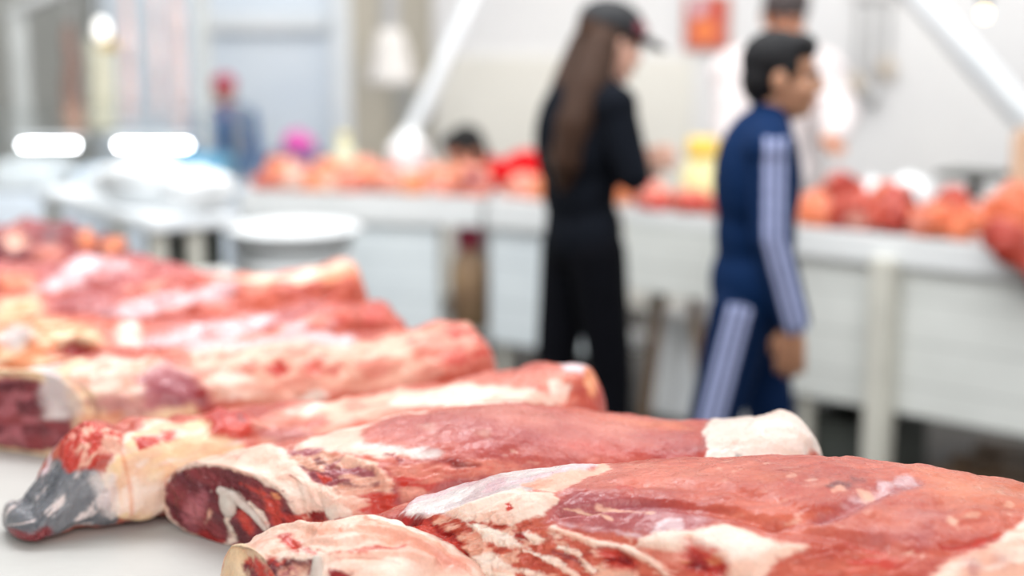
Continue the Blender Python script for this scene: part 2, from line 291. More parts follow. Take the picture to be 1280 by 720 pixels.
  ('orange', [[0.026, 0.26], [0.065, 0.251], [0.121, 0.244], [0.145, 0.256]], {'w': 0.004, 'soft': 0.006, 'a': 0.5, 'n': 0.006}),
  ('pinkfat', [[0.149, 0.249], [0.206, 0.265], [0.248, 0.262], [0.201, 0.232]], {'a': 0.65, 'soft': 0.012, 'n': 0.02}),
  ('red', [[0.093, 0.218], [0.14, 0.207], [0.186, 0.222], [0.216, 0.223]], {'w': 0.0016, 'soft': 0.002, 'a': 0.7, 'h': -0.002, 'n': 0.004}),
  ('orange', [[0.188, 0.262], [0.223, 0.266], [0.253, 0.269]], {'w': 0.005, 'soft': 0.006, 'a': 0.6, 'n': 0.006}),
  ('red', [[0.143, 0.274], [0.16, 0.264], [0.172, 0.254]], {'w': 0.002, 'soft': 0.003, 'a': 0.6}),
  ('bump', [[0.128, 0.25], [0.195, 0.253], [0.249, 0.255]], {'w': 0.004, 'h': -0.004}),
  ('pinkfat', [[-0.005, 0.282], [0.042, 0.261], [0.121, 0.244], [0.143, 0.218], [-0.001, 0.228]], {'a': 0.5, 'soft': 0.015, 'n': 0.025}),
  ('pale', [[0.221, 0.246], [0.241, 0.271], [0.262, 0.288], [0.259, 0.248], [0.223, 0.21]], {'a': 0.8, 'soft': 0.012, 'n': 0.02}),
  ('white', [[0.187, 0.219], [0.235, 0.242], [0.259, 0.248], [0.21, 0.193]], {'a': 0.8, 'soft': 0.01, 'n': 0.015}),
  ('pinkfat', [[0.101, 0.215], [0.165, 0.238], [0.221, 0.246], [0.257, 0.25], [0.144, 0.187]], {'a': 0.7, 'soft': 0.02, 'n': 0.02}),
  ('orange', [[0.13, 0.274], [0.16, 0.274], [0.188, 0.262], [0.189, 0.249], [0.152, 0.252]], {'a': 0.55, 'soft': 0.01, 'n': 0.012}),
  ('red', [[0.047, 0.264], [0.059, 0.257], [0.072, 0.226], [0.059, 0.216], [0.045, 0.246]], {'soft': 0.005, 'n': 0.01}),
  ('red', [[0.057, 0.241], [0.094, 0.215], [0.103, 0.207], [0.06, 0.219]], {'soft': 0.004, 'a': 0.8}),
  ('pinkfat', [[0.098, 0.241], [0.148, 0.251], [0.192, 0.257], [0.232, 0.254]], {'w': 0.003, 'soft': 0.003, 'h': -0.002}),
  ('red', [[0.133, 0.21], [0.168, 0.225], [0.189, 0.236], [0.205, 0.248]], {'w': 0.0018, 'soft': 0.002, 'a': 0.7, 'h': -0.002}),
  ('yfat', [[0.001, 0.333], [0.02, 0.296], [-0.004, 0.259], [-0.016, 0.218], [-0.017, 0.341]], {'soft': 0.006, 'a': 0.8}),
  ('yfat', [], {'cap': -1, 'a': 0.8}),
  ('dark', [[-0.291, 1.483, 0.981], [-0.251, 1.438, 0.993], [-0.213, 1.426, 1.0]], {'r': 0.009, 'soft': 0.004, 'n': 0.008, 'mix': 'red', 'mixb': 0, 'h': -0.006}),
  ('dark', [[-0.278, 1.462, 0.976], [-0.238, 1.431, 0.984]], {'r': 0.012, 'soft': 0.005, 'mix': 'red', 'mixb': 0}),
  ('bump', [[0.038, 0.298], [0.097, 0.247], [0.138, 0.274], [0.177, 0.291]], {'w': 0.006, 'h': 0.004}),
  ('bump', [[0.022, 0.236], [0.127, 0.226], [0.197, 0.251]], {'w': 0.005, 'h': -0.004}),
  ('bump', [[0.103, 0.203], [0.183, 0.227], [0.237, 0.249]], {'w': 0.005, 'h': 0.005}),
  ('pinkfat', [[0.013, 0.205], [0.074, 0.201], [0.049, 0.18], [-0.002, 0.182]], {'soft': 0.006, 'mix': 'purple', 'mixb': 0}),
  ('blood', [[0.125, 0.193], [0.165, 0.191], [0.159, 0.178], [0.135, 0.178]], {'soft': 0.004}),
 ],
 'L2': [
  ('red', [[0.26, 0.294], [0.308, 0.274], [0.384, 0.29], [0.362, 0.269], [0.289, 0.261]], {'a': 0.35, 'soft': 0.015, 'n': 0.02}),
  ('pinkfat', [[0.234, 0.336], [0.252, 0.328], [0.247, 0.311]], {'a': 0.5, 'soft': 0.006, 'n': 0.01}),
  ('pinkfat', [[0.286, 0.296], [0.306, 0.294], [0.302, 0.281]], {'a': 0.6, 'soft': 0.006, 'n': 0.01}),
  ('orange', [[0.456, 0.354], [0.538, 0.35], [0.569, 0.333], [0.495, 0.341]], {'a': 0.5, 'soft': 0.01, 'n': 0.01}),
  ('dark', [[0.51, 0.269], [0.581, 0.284], [0.586, 0.308]], {'w': 0.006, 'a': 0.5, 'soft': 0.008}),
  ('purple', [[-0.022, 0.227], [0.143, 0.252], [0.211, 0.266], [0.323, 0.249], [0.443, 0.252], [0.508, 0.243], [0.375, 0.181], [0.208, 0.16]], {'a': 0.5, 'soft': 0.02}),
  ('purple', [[0.182, 0.33], [0.206, 0.363], [0.269, 0.354], [0.395, 0.343], [0.556, 0.319], [0.566, 0.269], [0.443, 0.255], [0.306, 0.252], [0.213, 0.286]], {'a': 0.4, 'soft': 0.02}),
  ('pale', [[0.269, 0.354], [0.395, 0.346], [0.54, 0.377], [0.469, 0.307], [0.328, 0.298]], {'a': 0.45, 'soft': 0.025, 'n': 0.02}),
  ('fat', [[0.093, 0.331], [0.128, 0.358], [0.176, 0.386], [0.211, 0.377], [0.276, 0.394], [0.352, 0.375], [0.351, 0.361], [0.271, 0.368], [0.224, 0.375], [0.198, 0.37], [0.18, 0.331], [0.185, 0.308], [0.228, 0.279], [0.256, 0.258], [0.197, 0.274], [0.148, 0.311]], {'soft': 0.005}),
  ('mem', [[0.176, 0.313], [0.213, 0.284], [0.245, 0.264]], {'w': 0.008, 'soft': 0.005, 'a': 0.8}),
  ('pale', [[0.197, 0.261], [0.256, 0.252], [0.323, 0.243], [0.349, 0.233], [0.254, 0.22], [0.208, 0.201]], {'mix': 'red', 'mixb': -0.02, 'soft': 0.006, 'rug': 0.004}),
  ('blood', [[0.197, 0.284], [0.208, 0.281], [0.219, 0.264], [0.211, 0.261]], {'soft': 0.003, 'n': 0.004}),
  ('blood', [[0.237, 0.261], [0.256, 0.258], [0.287, 0.24], [0.263, 0.237]], {'soft': 0.004, 'n': 0.006, 'a': 0.8}),
  ('red', [[0.382, 0.277], [0.415, 0.29], [0.456, 0.281], [0.555, 0.269], [0.454, 0.264]], {'soft': 0.012, 'a': 0.4}),
  ('purple', [[0.076, 0.34], [0.111, 0.335], [0.148, 0.303], [0.189, 0.272], [0.204, 0.237], [0.21, 0.201], [0.193, 0.193], [0.161, 0.209], [0.095, 0.249], [0.067, 0.294]], {'mix': 'pinkfat', 'mixb': 0.05, 'soft': 0.006, 'h': -0.003, 'rug': 0.004, 'fib': 150}),
  ('pinkfat', [[0.16, 0.288], [0.185, 0.266], [0.198, 0.237], [0.195, 0.205]], {'w': 0.006, 'h': 0.005, 'soft': 0.003}),
  ('red', [[0.145, 0.223], [0.182, 0.23], [0.208, 0.216], [0.204, 0.181], [0.16, 0.193]], {'soft': 0.006, 'mix': 'pinkfat', 'mixb': -0.1}),
  ('fat', [[0.0, 0.537], [-0.008, 0.486], [-0.005, 0.41], [0.048, 0.41], [0.085, 0.375], [0.093, 0.345], [0.085, 0.303], [0.085, 0.255], [0.085, 0.22], [-0.005, 0.209], [-0.022, 0.227], [-0.02, 0.305], [-0.017, 0.354], [-0.019, 0.415], [-0.019, 0.475]], {'soft': 0.004, 'h': 0.004}),
  ('pinkfat', [[0.054, 0.388], [0.085, 0.367], [0.074, 0.325], [0.048, 0.269], [0.022, 0.315], [0.028, 0.344]], {'soft': 0.02, 'n': 0.02, 'a': 0.8}),
  ('blood', [[0.05, 0.288], [0.056, 0.255], [0.063, 0.227]], {'w': 0.002, 'soft': 0.002, 'a': 0.8, 'n': 0.004}),
  ('red', [[0.041, 0.362], [0.054, 0.36], [0.03, 0.344]], {'soft': 0.004, 'a': 0.6, 'n': 0.006}),
  ('orange', [[-0.011, 0.389], [0.033, 0.377], [0.056, 0.371]], {'w': 0.003, 'soft': 0.005, 'a': 0.5, 'n': 0.006}),
  ('dark', [[0.117, 0.305], [0.15, 0.272], [0.172, 0.258]], {'w': 0.003, 'soft': 0.003, 'a': 0.8, 'n': 0.005}),
  ('dark', [[0.085, 0.303], [0.119, 0.269], [0.167, 0.24], [0.187, 0.237]], {'w': 0.0035, 'soft': 0.003, 'a': 0.8, 'n': 0.005}),
  ('red', [[0.102, 0.284], [0.13, 0.261], [0.109, 0.255]], {'soft': 0.003, 'n': 0.006}),
  ('fat', [[0.057, 0.281], [0.139, 0.237], [0.176, 0.216], [0.145, 0.209], [-0.002, 0.209]], {'soft': 0.004, 'h': 0.004}),
  ('fat', [[0.0, 0.532], [-0.012, 0.444], [-0.014, 0.372], [-0.014, 0.313], [-0.017, 0.205], [-0.011, 0.071], [0.0, 0.668], [0.0, 0.608]], {'soft': 0.003}),
  ('fat', [], {'cap': -1}),
  ('dark', [], {'cap': 0.05, 'soft': 0.003, 'h': -0.003, 'rug': 0.004, 'n': 0.006}),
  ('purple', [[-0.438, 1.838, 0.905], [-0.418, 1.827, 0.937]], {'r': 0.014, 'soft': 0.008}),
  ('blood', [[-0.419, 1.835, 0.882], [-0.393, 1.816, 0.881]], {'r': 0.01, 'soft': 0.005}),
  ('red', [[-0.353, 1.778, 0.932], [-0.346, 1.773, 0.916]], {'r': 0.011, 'soft': 0.005}),
  ('pinkfat', [[-0.414, 1.825, 0.904], [-0.404, 1.814, 0.925]], {'r': 0.003, 'soft': 0.003}),
  ('white', [[-0.403, 1.821, 0.954], [-0.375, 1.801, 0.96], [-0.344, 1.775, 0.949], [-0.316, 1.75, 0.924]], {'r': 0.0045, 'soft': 0.002, 'h': 0.003}),
  ('white', [[-0.376, 1.794, 0.926], [-0.372, 1.799, 0.904], [-0.379, 1.808, 0.882]], {'r': 0.004, 'soft': 0.002}),
  ('red', [[-0.017, 0.328], [-0.014, 0.29], [-0.014, 0.223], [-0.019, 0.177], [-0.025, 0.189]], {'soft': 0.004, 'h': -0.003}),
  ('red', [[-0.015, 0.212], [0.015, 0.216], [0.0, 0.197], [-0.019, 0.177]], {'soft': 0.004, 'mix': 'pinkfat', 'mixb': -0.1}),
  ('blood', [[0.017, 0.216], [0.08, 0.212], [0.072, 0.197], [0.017, 0.197]], {'soft': 0.003}),
  ('white', [[0.074, 0.209], [0.15, 0.212], [0.16, 0.197], [0.121, 0.193]], {'soft': 0.003, 'h': 0.003}),
  ('orange', [[-0.009, 0.272], [-0.005, 0.266], [-0.006, 0.255], [-0.012, 0.258]], {'soft': 0.002, 'n': 0.003}),
  ('pinkwhite', [[0.564, 0.243], [0.588, 0.279], [0.579, 0.324], [0.595, 0.382], [0.649, 0.391], [0.743, 0.368], [0.785, 0.356], [0.804, 0.363], [0.773, 0.24], [0.686, 0.227], [0.614, 0.233]], {'soft': 0.004, 'h': 0.004}),
  ('pinkfat', [[0.649, 0.391], [0.743, 0.368], [0.785, 0.356], [0.8, 0.36]], {'w': 0.006, 'a': 0.7, 'soft': 0.006}),
  ('blood', [[0.692, 0.227], [0.746, 0.24], [0.771, 0.246], [0.757, 0.227]], {'soft': 0.003, 'n': 0.004, 'h': -0.004}),
  ('grey', [[0.644, 0.261], [0.662, 0.255], [0.657, 0.246]], {'soft': 0.004, 'a': 0.6}),
 ],
 'L3': [
  ('grey', [], {'cap': -1, 'mix': 'mem', 'mixb': -0.3}),
  ('grey', [[-0.024, 0.496], [0.037, 0.312], [0.084, 0.302], [0.099, 0.207], [0.163, 0.158], [0.204, 0.12], [0.2, 0.066], [-0.015, 0.085]], {'soft': 0.006, 'mix': 'mem', 'mixb': -0.27}),
  ('dark', [[-0.668, 1.819, 0.889], [-0.649, 1.806, 0.889], [-0.62, 1.808, 0.896]], {'r': 0.011, 'soft': 0.004}),
  ('yfat', [[0.153, 0.161], [0.243, 0.211], [0.277, 0.242], [0.316, 0.264], [0.389, 0.273], [0.413, 0.219], [0.402, 0.172], [0.366, 0.152], [0.323, 0.066], [0.262, 0.081], [0.179, 0.12]], {'soft': 0.006, 'mix': 'fat', 'mixb': 0}),
  ('white', [[0.241, 0.158], [0.301, 0.155], [0.318, 0.117], [0.273, 0.11]], {'soft': 0.015, 'a': 0.7}),
  ('mem', [[0.125, 0.169], [0.191, 0.169], [0.209, 0.137], [0.181, 0.096], [0.148, 0.13]], {'soft': 0.01, 'a': 0.7}),
  ('orange', [[0.241, 0.205], [0.241, 0.158], [0.243, 0.12]], {'w': 0.004, 'soft': 0.008, 'a': 0.6}),
  ('lilac', [[0.12, 0.288], [0.108, 0.328], [0.062, 0.283]], {'w': 0.007, 'soft': 0.006}),
  ('red', [[0.118, 0.289], [0.153, 0.283], [0.267, 0.251], [0.247, 0.211], [0.133, 0.187], [0.088, 0.211], [0.092, 0.271]], {'soft': 0.005, 'mix': 'pinkfat', 'mixb': -0.08, 'rug': 0.004}),
  ('pinkfat', [[0.213, 0.242], [0.247, 0.228], [0.228, 0.205], [0.163, 0.197]], {'soft': 0.006, 'a': 0.8}),
  ('red', [[0.282, 0.225], [0.318, 0.236], [0.316, 0.211], [0.284, 0.205]], {'soft': 0.005}),
  ('red', [[0.329, 0.245], [0.344, 0.242], [0.336, 0.215], [0.32, 0.217]], {'soft': 0.005}),
  ('red', [[0.387, 0.27], [0.419, 0.296], [0.434, 0.255], [0.439, 0.219], [0.409, 0.203], [0.376, 0.215]], {'soft': 0.005, 'h': 0.008}),
  ('blood', [[0.422, 0.264], [0.428, 0.253], [0.419, 0.23], [0.413, 0.238]], {'soft': 0.004}),
  ('pinkfat', [[0.434, 0.234], [0.488, 0.268], [0.602, 0.3], [0.622, 0.247], [0.533, 0.219], [0.49, 0.19], [0.434, 0.187]], {'soft': 0.012, 'mix': 'pale', 'mixb': 0}),
  ('white', [[0.48, 0.259], [0.505, 0.265], [0.514, 0.257], [0.488, 0.236]], {'soft': 0.008}),
  ('red', [[0.482, 0.227], [0.501, 0.231], [0.503, 0.22], [0.482, 0.211]], {'soft': 0.005, 'a': 0.7}),
  ('purple', [[0.434, 0.213], [0.473, 0.22], [0.49, 0.194], [0.45, 0.175]], {'soft': 0.01, 'a': 0.6}),
  ('fat', [[0.568, 0.255], [0.613, 0.282], [0.671, 0.256], [0.727, 0.215], [0.781, 0.185], [0.766, 0.175], [0.66, 0.209], [0.598, 0.239]], {'soft': 0.006}),
  ('pale', [[0.619, 0.307], [0.682, 0.285], [0.804, 0.248], [0.83, 0.207], [0.772, 0.197], [0.684, 0.238]], {'a': 0.6, 'soft': 0.015}),
  ('fat', [[0.77, 0.224], [0.828, 0.207], [0.813, 0.18], [0.764, 0.18]], {'soft': 0.006, 'a': 0.9}),
  ('lilac', [[0.807, 0.273], [0.858, 0.273], [0.875, 0.262], [0.864, 0.23], [0.815, 0.238]], {'soft': 0.006}),
  ('orange', [[0.871, 0.246], [0.891, 0.255], [0.878, 0.18], [0.866, 0.187]], {'soft': 0.006}),
 ],
 'L4': [
  ('yfat', [[0.0, 0.605], [-0.015, 0.398], [-0.002, 0.339], [0.141, 0.348], [0.217, 0.285], [0.285, 0.237], [0.291, 0.174], [0.192, 0.165], [-0.002, 0.038], [-0.002, 0.659]], {'soft': 0.008, 'mix': 'pinkfat', 'mixb': -0.1}),
  ('yfat', [], {'cap': -1}),
  ('dark', [], {'cap': 0.16, 'soft': 0.006, 'mix': 'purple', 'mixb': 0, 'n': 0.01}),
  ('purple', [[-0.005, 0.215], [0.2, 0.247], [0.283, 0.211], [0.287, 0.183], [0.182, 0.2]], {'a': 0.75, 'soft': 0.012, 'n': 0.02}),
  ('dark', [[0.229, 0.289], [0.267, 0.291], [0.279, 0.253], [0.236, 0.247]], {'a': 0.7, 'soft': 0.01, 'n': 0.015}),
  ('orange', [[-0.005, 0.191], [0.182, 0.2], [0.18, 0.174], [-0.002, 0.161]], {'soft': 0.01, 'a': 0.6}),
  ('mem', [[0.114, 0.373], [-0.008, 0.278], [-0.024, 0.195]], {'w': 0.014, 'soft': 0.01}),
  ('pinkfat', [[0.006, 0.262], [0.18, 0.343], [0.254, 0.297], [0.294, 0.262], [0.285, 0.23], [0.221, 0.226], [0.141, 0.247]], {'soft': 0.012, 'mix': 'fat', 'mixb': 0.1}),
  ('purple', [[0.209, 0.267], [0.267, 0.291], [0.308, 0.237], [0.304, 0.183], [0.238, 0.2]], {'soft': 0.015, 'n': 0.02}),
  ('pinkfat', [[0.296, 0.327], [0.378, 0.37], [0.492, 0.331], [0.579, 0.314], [0.796, 0.354], [0.813, 0.226], [0.595, 0.2], [0.49, 0.191], [0.38, 0.178], [0.314, 0.2], [0.289, 0.262]], {'soft': 0.015, 'mix': 'pale', 'mixb': -0.05}),
  ('lilac', [[0.31, 0.334], [0.405, 0.328], [0.531, 0.327]], {'w': 0.018, 'soft': 0.015, 'a': 0.8}),
  ('fat', [[0.308, 0.25], [0.353, 0.256], [0.382, 0.2], [0.335, 0.195]], {'soft': 0.012, 'a': 0.8}),
  ('red', [[0.389, 0.247], [0.415, 0.265], [0.428, 0.247], [0.407, 0.226]], {'soft': 0.008}),
  ('red', [[0.451, 0.259], [0.482, 0.265], [0.477, 0.237], [0.455, 0.237]], {'soft': 0.01, 'a': 0.8}),
  ('pale', [[0.63, 0.299], [0.717, 0.334], [0.803, 0.338], [0.813, 0.226], [0.678, 0.219], [0.632, 0.25]], {'mix': 'red', 'mixb': -0.02, 'soft': 0.012}),
  ('red', [[0.666, 0.253], [0.721, 0.267], [0.74, 0.223], [0.678, 0.223]], {'soft': 0.012, 'a': 0.7}),
  ('blood', [[0.281, 0.219], [0.302, 0.223], [0.296, 0.191]], {'soft': 0.006, 'n': 0.008}),
  ('red', [[0.473, 0.24], [0.513, 0.25], [0.494, 0.219]], {'soft': 0.008, 'a': 0.8, 'n': 0.012}),
  ('pale', [[0.347, 0.215], [0.446, 0.215], [0.504, 0.2], [0.393, 0.187]], {'a': 0.7, 'soft': 0.012, 'n': 0.02}),
  ('white', [[0.428, 0.183], [0.463, 0.2], [0.479, 0.191], [0.444, 0.174]], {'soft': 0.008}),
 ],
 'L5': [
  ('purple', [[0.267, 0.218], [0.402, 0.325], [0.827, 0.334], [0.829, 0.242], [0.447, 0.238], [0.335, 0.19]], {'a': 0.4, 'soft': 0.03}),
  ('orange', [[0.065, 0.195], [0.1, 0.36], [0.18, 0.333], [0.255, 0.289], [0.272, 0.23], [0.212, 0.204], [0.135, 0.18]], {'soft': 0.015, 'mix': 'yfat', 'mixb': -0.02}),
  ('mem', [[0.102, 0.277], [0.142, 0.293], [0.172, 0.259], [0.137, 0.242]], {'soft': 0.015}),
  ('blood', [[0.187, 0.222], [0.227, 0.249], [0.267, 0.226], [0.235, 0.204]], {'soft': 0.01, 'h': -0.01}),
  ('pale', [[0.307, 0.204], [0.395, 0.282], [0.635, 0.259], [0.632, 0.238], [0.45, 0.249], [0.357, 0.2]], {'soft': 0.02, 'mix': 'lilac', 'mixb': 0}),
  ('lilac', [[0.317, 0.222], [0.395, 0.282], [0.502, 0.308]], {'w': 0.014, 'soft': 0.02}),
  ('white', [[0.282, 0.262], [0.297, 0.303], [0.315, 0.279], [0.31, 0.242], [0.287, 0.23]], {'soft': 0.01}),  # wet highlight painted into the colour as a white patch
  ('muscle', [[0.605, 0.274], [0.74, 0.337], [0.825, 0.334], [0.838, 0.242], [0.63, 0.23]], {'mix': 'red', 'mixb': -0.1, 'soft': 0.02, 'a': 0.8}),
 ],
 'L6': [
  ('fat', [[0.463, 0.316], [0.542, 0.345], [0.689, 0.36], [0.81, 0.359], [0.83, 0.334], [0.839, 0.328], [0.692, 0.306], [0.547, 0.298]], {'soft': 0.015, 'mix': 'yfat', 'mixb': -0.1}),
  ('orange', [[0.681, 0.314], [0.822, 0.33], [0.832, 0.333], [0.849, 0.295], [0.707, 0.265]], {'soft': 0.015, 'a': 0.7}),
  ('lilac', [[0.261, 0.224], [0.33, 0.28], [0.455, 0.283]], {'w': 0.022, 'soft': 0.02}),
  ('purple', [[0.156, 0.324], [0.261, 0.37], [0.272, 0.218], [0.171, 0.213]], {'soft': 0.03, 'a': 0.7}),
  ('yfat', [[0.072, 0.196], [0.098, 0.31], [0.142, 0.312], [0.153, 0.243], [0.127, 0.208]], {'soft': 0.015, 'mix': 'orange', 'mixb': -0.1}),
  ('pinkfat', [[0.269, 0.368], [0.298, 0.346], [0.333, 0.347], [0.319, 0.326]], {'soft': 0.015}),
 ],
 'L7': [
  ('purple', [[0.163, 0.358], [0.866, 0.42], [0.889, 0.059], [0.187, 0.167]], {'soft': 0.03, 'a': 0.6}),
  ('lilac', [[0.413, 0.199], [0.458, 0.239], [0.492, 0.298]], {'w': 0.03, 'soft': 0.02}),
  ('lilac', [[0.531, 0.313], [0.576, 0.313], [0.583, 0.281], [0.544, 0.262]], {'soft': 0.02, 'a': 0.8}),
  ('orange', [[0.312, 0.274], [0.385, 0.277], [0.392, 0.211], [0.333, 0.211]], {'soft': 0.02, 'a': 0.7}),
  ('red', [[0.742, 0.327], [0.805, 0.355], [0.822, 0.305], [0.763, 0.277]], {'soft': 0.012, 'a': 0.8}),
  ('pinkfat', [[0.815, 0.321], [0.861, 0.41], [0.878, 0.415], [0.835, 0.258]], {'soft': 0.012, 'a': 0.8}),
 ],
 'L8': [
  ('pinkfat', [[0.467, 0.272], [0.504, 0.304], [0.533, 0.261], [0.497, 0.236]], {'soft': 0.02}),
  ('orange', [[0.644, 0.307], [0.662, 0.343], [0.703, 0.304], [0.669, 0.261]], {'soft': 0.02, 'mix': 'red', 'mixb': -0.1}),
  ('orange', [[0.721, 0.322], [0.757, 0.365], [0.778, 0.425], [0.754, 0.229]], {'soft': 0.02}),
  ('pale', [[0.544, 0.236], [0.596, 0.277], [0.614, 0.222], [0.563, 0.207]], {'soft': 0.02, 'a': 0.8}),
  ('grey', [[0.559, 0.329], [0.588, 0.324], [0.596, 0.277], [0.574, 0.267]], {'soft': 0.02, 'a': 0.6}),
 ],
}

# ---------------------------------------------------------------- object helpers
def tag(o, label=None, cat=None, group=None, kind=None):
    if label: o['label'] = label
    if cat: o['category'] = cat
    if group: o['group'] = group
    if kind: o['kind'] = kind
    return o

def thing(name, loc, label, cat, group=None, rz=0):
    o = bpy.data.objects.new(name, None); COL.objects.link(o); o.location = loc; o.rotation_euler = (0, 0, rz)
    o.empty_display_size = .1
    return tag(o, label, cat, group)

def link(name, me, mat=None, parent=None, world=True):
    """link a mesh; with world=True its vertices are world coordinates and are moved under the parent"""
    o = bpy.data.objects.new(name, me); COL.objects.link(o)
    if mat: me.materials.append(mat)
    if parent is not None:
        o.parent = parent
        if world:
            M = Matrix.Translation(parent.location) @ parent.rotation_euler.to_matrix().to_4x4()
            p = parent.parent
            while p is not None:
                M = (Matrix.Translation(p.location) @ p.rotation_euler.to_matrix().to_4x4()) @ M; p = p.parent
            me.transform(M.inverted())
    return o

def set_smooth(me, on=True):
    me.polygons.foreach_set('use_smooth', np.full(len(me.polygons), on)); me.update()

class MB:
    """collects simple shapes into one mesh"""
    def __init__(s): s.v = []; s.f = []; s.n = 0
    def add(s, V, F):
        s.v.append(np.asarray(V, float)); s.f += [tuple(i + s.n for i in f) for f in F]; s.n += len(V); return s
    def box(s, x0, x1, y0, y1, z0, z1, M=None, bev=.004):
        bm = bmesh.new(); bmesh.ops.create_cube(bm, size=1)
        for v in bm.verts:
            v.co = Vector(((x0 + x1) / 2 + v.co.x * (x1 - x0), (y0 + y1) / 2 + v.co.y * (y1 - y0), (z0 + z1) / 2 + v.co.z * (z1 - z0)))
        b = min(bev, abs(x1 - x0) * .3, abs(y1 - y0) * .3, abs(z1 - z0) * .3)
        if b > 0: bmesh.ops.bevel(bm, geom=list(bm.edges), offset=b, segments=2, affect='EDGES')
        bm.verts.index_update()
        V = [tuple((M @ v.co) if M else v.co) for v in bm.verts]; F = [[v.index for v in f.verts] for f in bm.faces]; bm.free()
        return s.add(V, F)
    def capsule(s, p0, r0, p1, r1, seg=18, flat=1.):
        p0, p1 = np.asarray(p0, float), np.asarray(p1, float); d = p1 - p0; L = max(np.linalg.norm(d), 1e-6); d = d / L
        a = np.array([0, 0, 1.]) if abs(d[2]) < .9 else np.array([1., 0, 0]); x = np.cross(a, d); x /= np.linalg.norm(x); y = np.cross(d, x)
        rings = []
        for t in np.linspace(-math.pi / 2, 0, 6)[1:]: rings.append((p0 + d * r0 * math.sin(t), r0 * math.cos(t)))
        for k in np.linspace(0, 1, 6)[1:-1]: rings.append((p0 + d * L * k, r0 + (r1 - r0) * k))
        for t in np.linspace(0, math.pi / 2, 6)[:-1]: rings.append((p1 + d * r1 * math.sin(t), r1 * math.cos(t)))
        V = [p0 - d * r0]; A = np.linspace(0, 2 * math.pi, seg, endpoint=False)
        for c, r in rings:
            for q in A: V.append(c + r * (x * math.cos(q) + y * math.sin(q) * flat))
        V.append(p1 + d * r1); F = []; n = len(rings)
        for i in range(seg): F.append((0, 1 + (i + 1) % seg, 1 + i))
        for k in range(n - 1):
            for i in range(seg):
                a0 = 1 + k * seg + i; b0 = 1 + k * seg + (i + 1) % seg; F.append((a0, b0, b0 + seg, a0 + seg))
        e = len(V) - 1; q0 = 1 + (n - 1) * seg
        for i in range(seg): F.append((e, q0 + i, q0 + (i + 1) % seg))
        return s.add(V, F)
    def tube(s, pts, r, seg=12):
        for a, b in zip(pts[:-1], pts[1:]): s.capsule(a, r, b, r, seg)
        return s
    def ell(s, c, rad, R=None, seg=24):
        V = []; n = seg // 2; R = np.eye(3) if R is None else np.asarray(R, float)
        for k in range(1, n):
            t = math.pi * k / n
            for i in range(seg):
                q = 2 * math.pi * i / seg; V.append(R @ np.array([rad[0] * math.sin(t) * math.cos(q), rad[1] * math.sin(t) * math.sin(q), rad[2] * math.cos(t)]) + c)
        V.append(R @ np.array([0, 0, rad[2]]) + c); V.append(R @ np.array([0, 0, -rad[2]]) + c)
        F = []; T, B = len(V) - 2, len(V) - 1
        for i in range(seg):
            j = (i + 1) % seg; F.append((T, i, j)); F.append((B, (n - 2) * seg + j, (n - 2) * seg + i))
            for k in range(n - 2): F.append((k * seg + i, (k + 1) * seg + i, (k + 1) * seg + j, k * seg + j))
        return s.add(V, F)
    def lathe(s, prof, c=(0, 0, 0), seg=32, sq=None):
        V = []; F = []
        for r, z in prof:
            for i in range(seg):
                q = 2 * math.pi * i / seg; V.append((c[0] + r * math.cos(q), c[1] + r * math.sin(q), c[2] + z))
        n = len(prof)
        for k in range(n - 1):
            for i in range(seg):
                j = (i + 1) % seg; F.append((k * seg + i, k * seg + j, (k + 1) * seg + j, (k + 1) * seg + i))
        F.append(tuple(range(seg))[::-1]); F.append(tuple((n - 1) * seg + i for i in range(seg)))
        return s.add(V, F)
    def mesh(s, name, smooth=True):
        me = bpy.data.meshes.new(name); me.from_pydata([tuple(p) for p in np.concatenate(s.v)], [], s.f); me.validate(); me.update()
        set_smooth(me, smooth); return me
    def build(s, name, mat, parent=None, smooth=False):
        return link(name, s.mesh(name, smooth), mat, parent)

def fused(mb, voxel, smooth=4):
    """one continuous skin from overlapping shapes"""
    me = mb.mesh('tmp'); o = bpy.data.objects.new('tmp', me); COL.objects.link(o)
    m = o.modifiers.new('r', 'REMESH'); m.mode = 'VOXEL'; m.voxel_size = voxel
    if smooth:
        k = o.modifiers.new('s', 'SMOOTH'); k.factor = .5; k.iterations = smooth
    dg = bpy.context.evaluated_depsgraph_get(); dg.update()
    out = bpy.data.meshes.new_from_object(o.evaluated_get(dg)); bpy.data.objects.remove(o); bpy.data.meshes.remove(me)
    set_smooth(out); return out

def verts_np(me):
    a = np.empty(len(me.vertices) * 3); me.vertices.foreach_get('co', a); return a.reshape(-1, 3)

def set_color(me, col, name='Col'):
    at = me.color_attributes.new(name, 'FLOAT_COLOR', 'POINT'); c = np.ones((len(me.vertices), 4)); c[:, :3] = col; at.data.foreach_set('color', c.ravel())

# ---------------------------------------------------------------- materials
def new_mat(name):
    m = bpy.data.materials.new(name); m.use_nodes = True; nt = m.node_tree; b = nt.nodes['Principled BSDF']; return m, nt, b

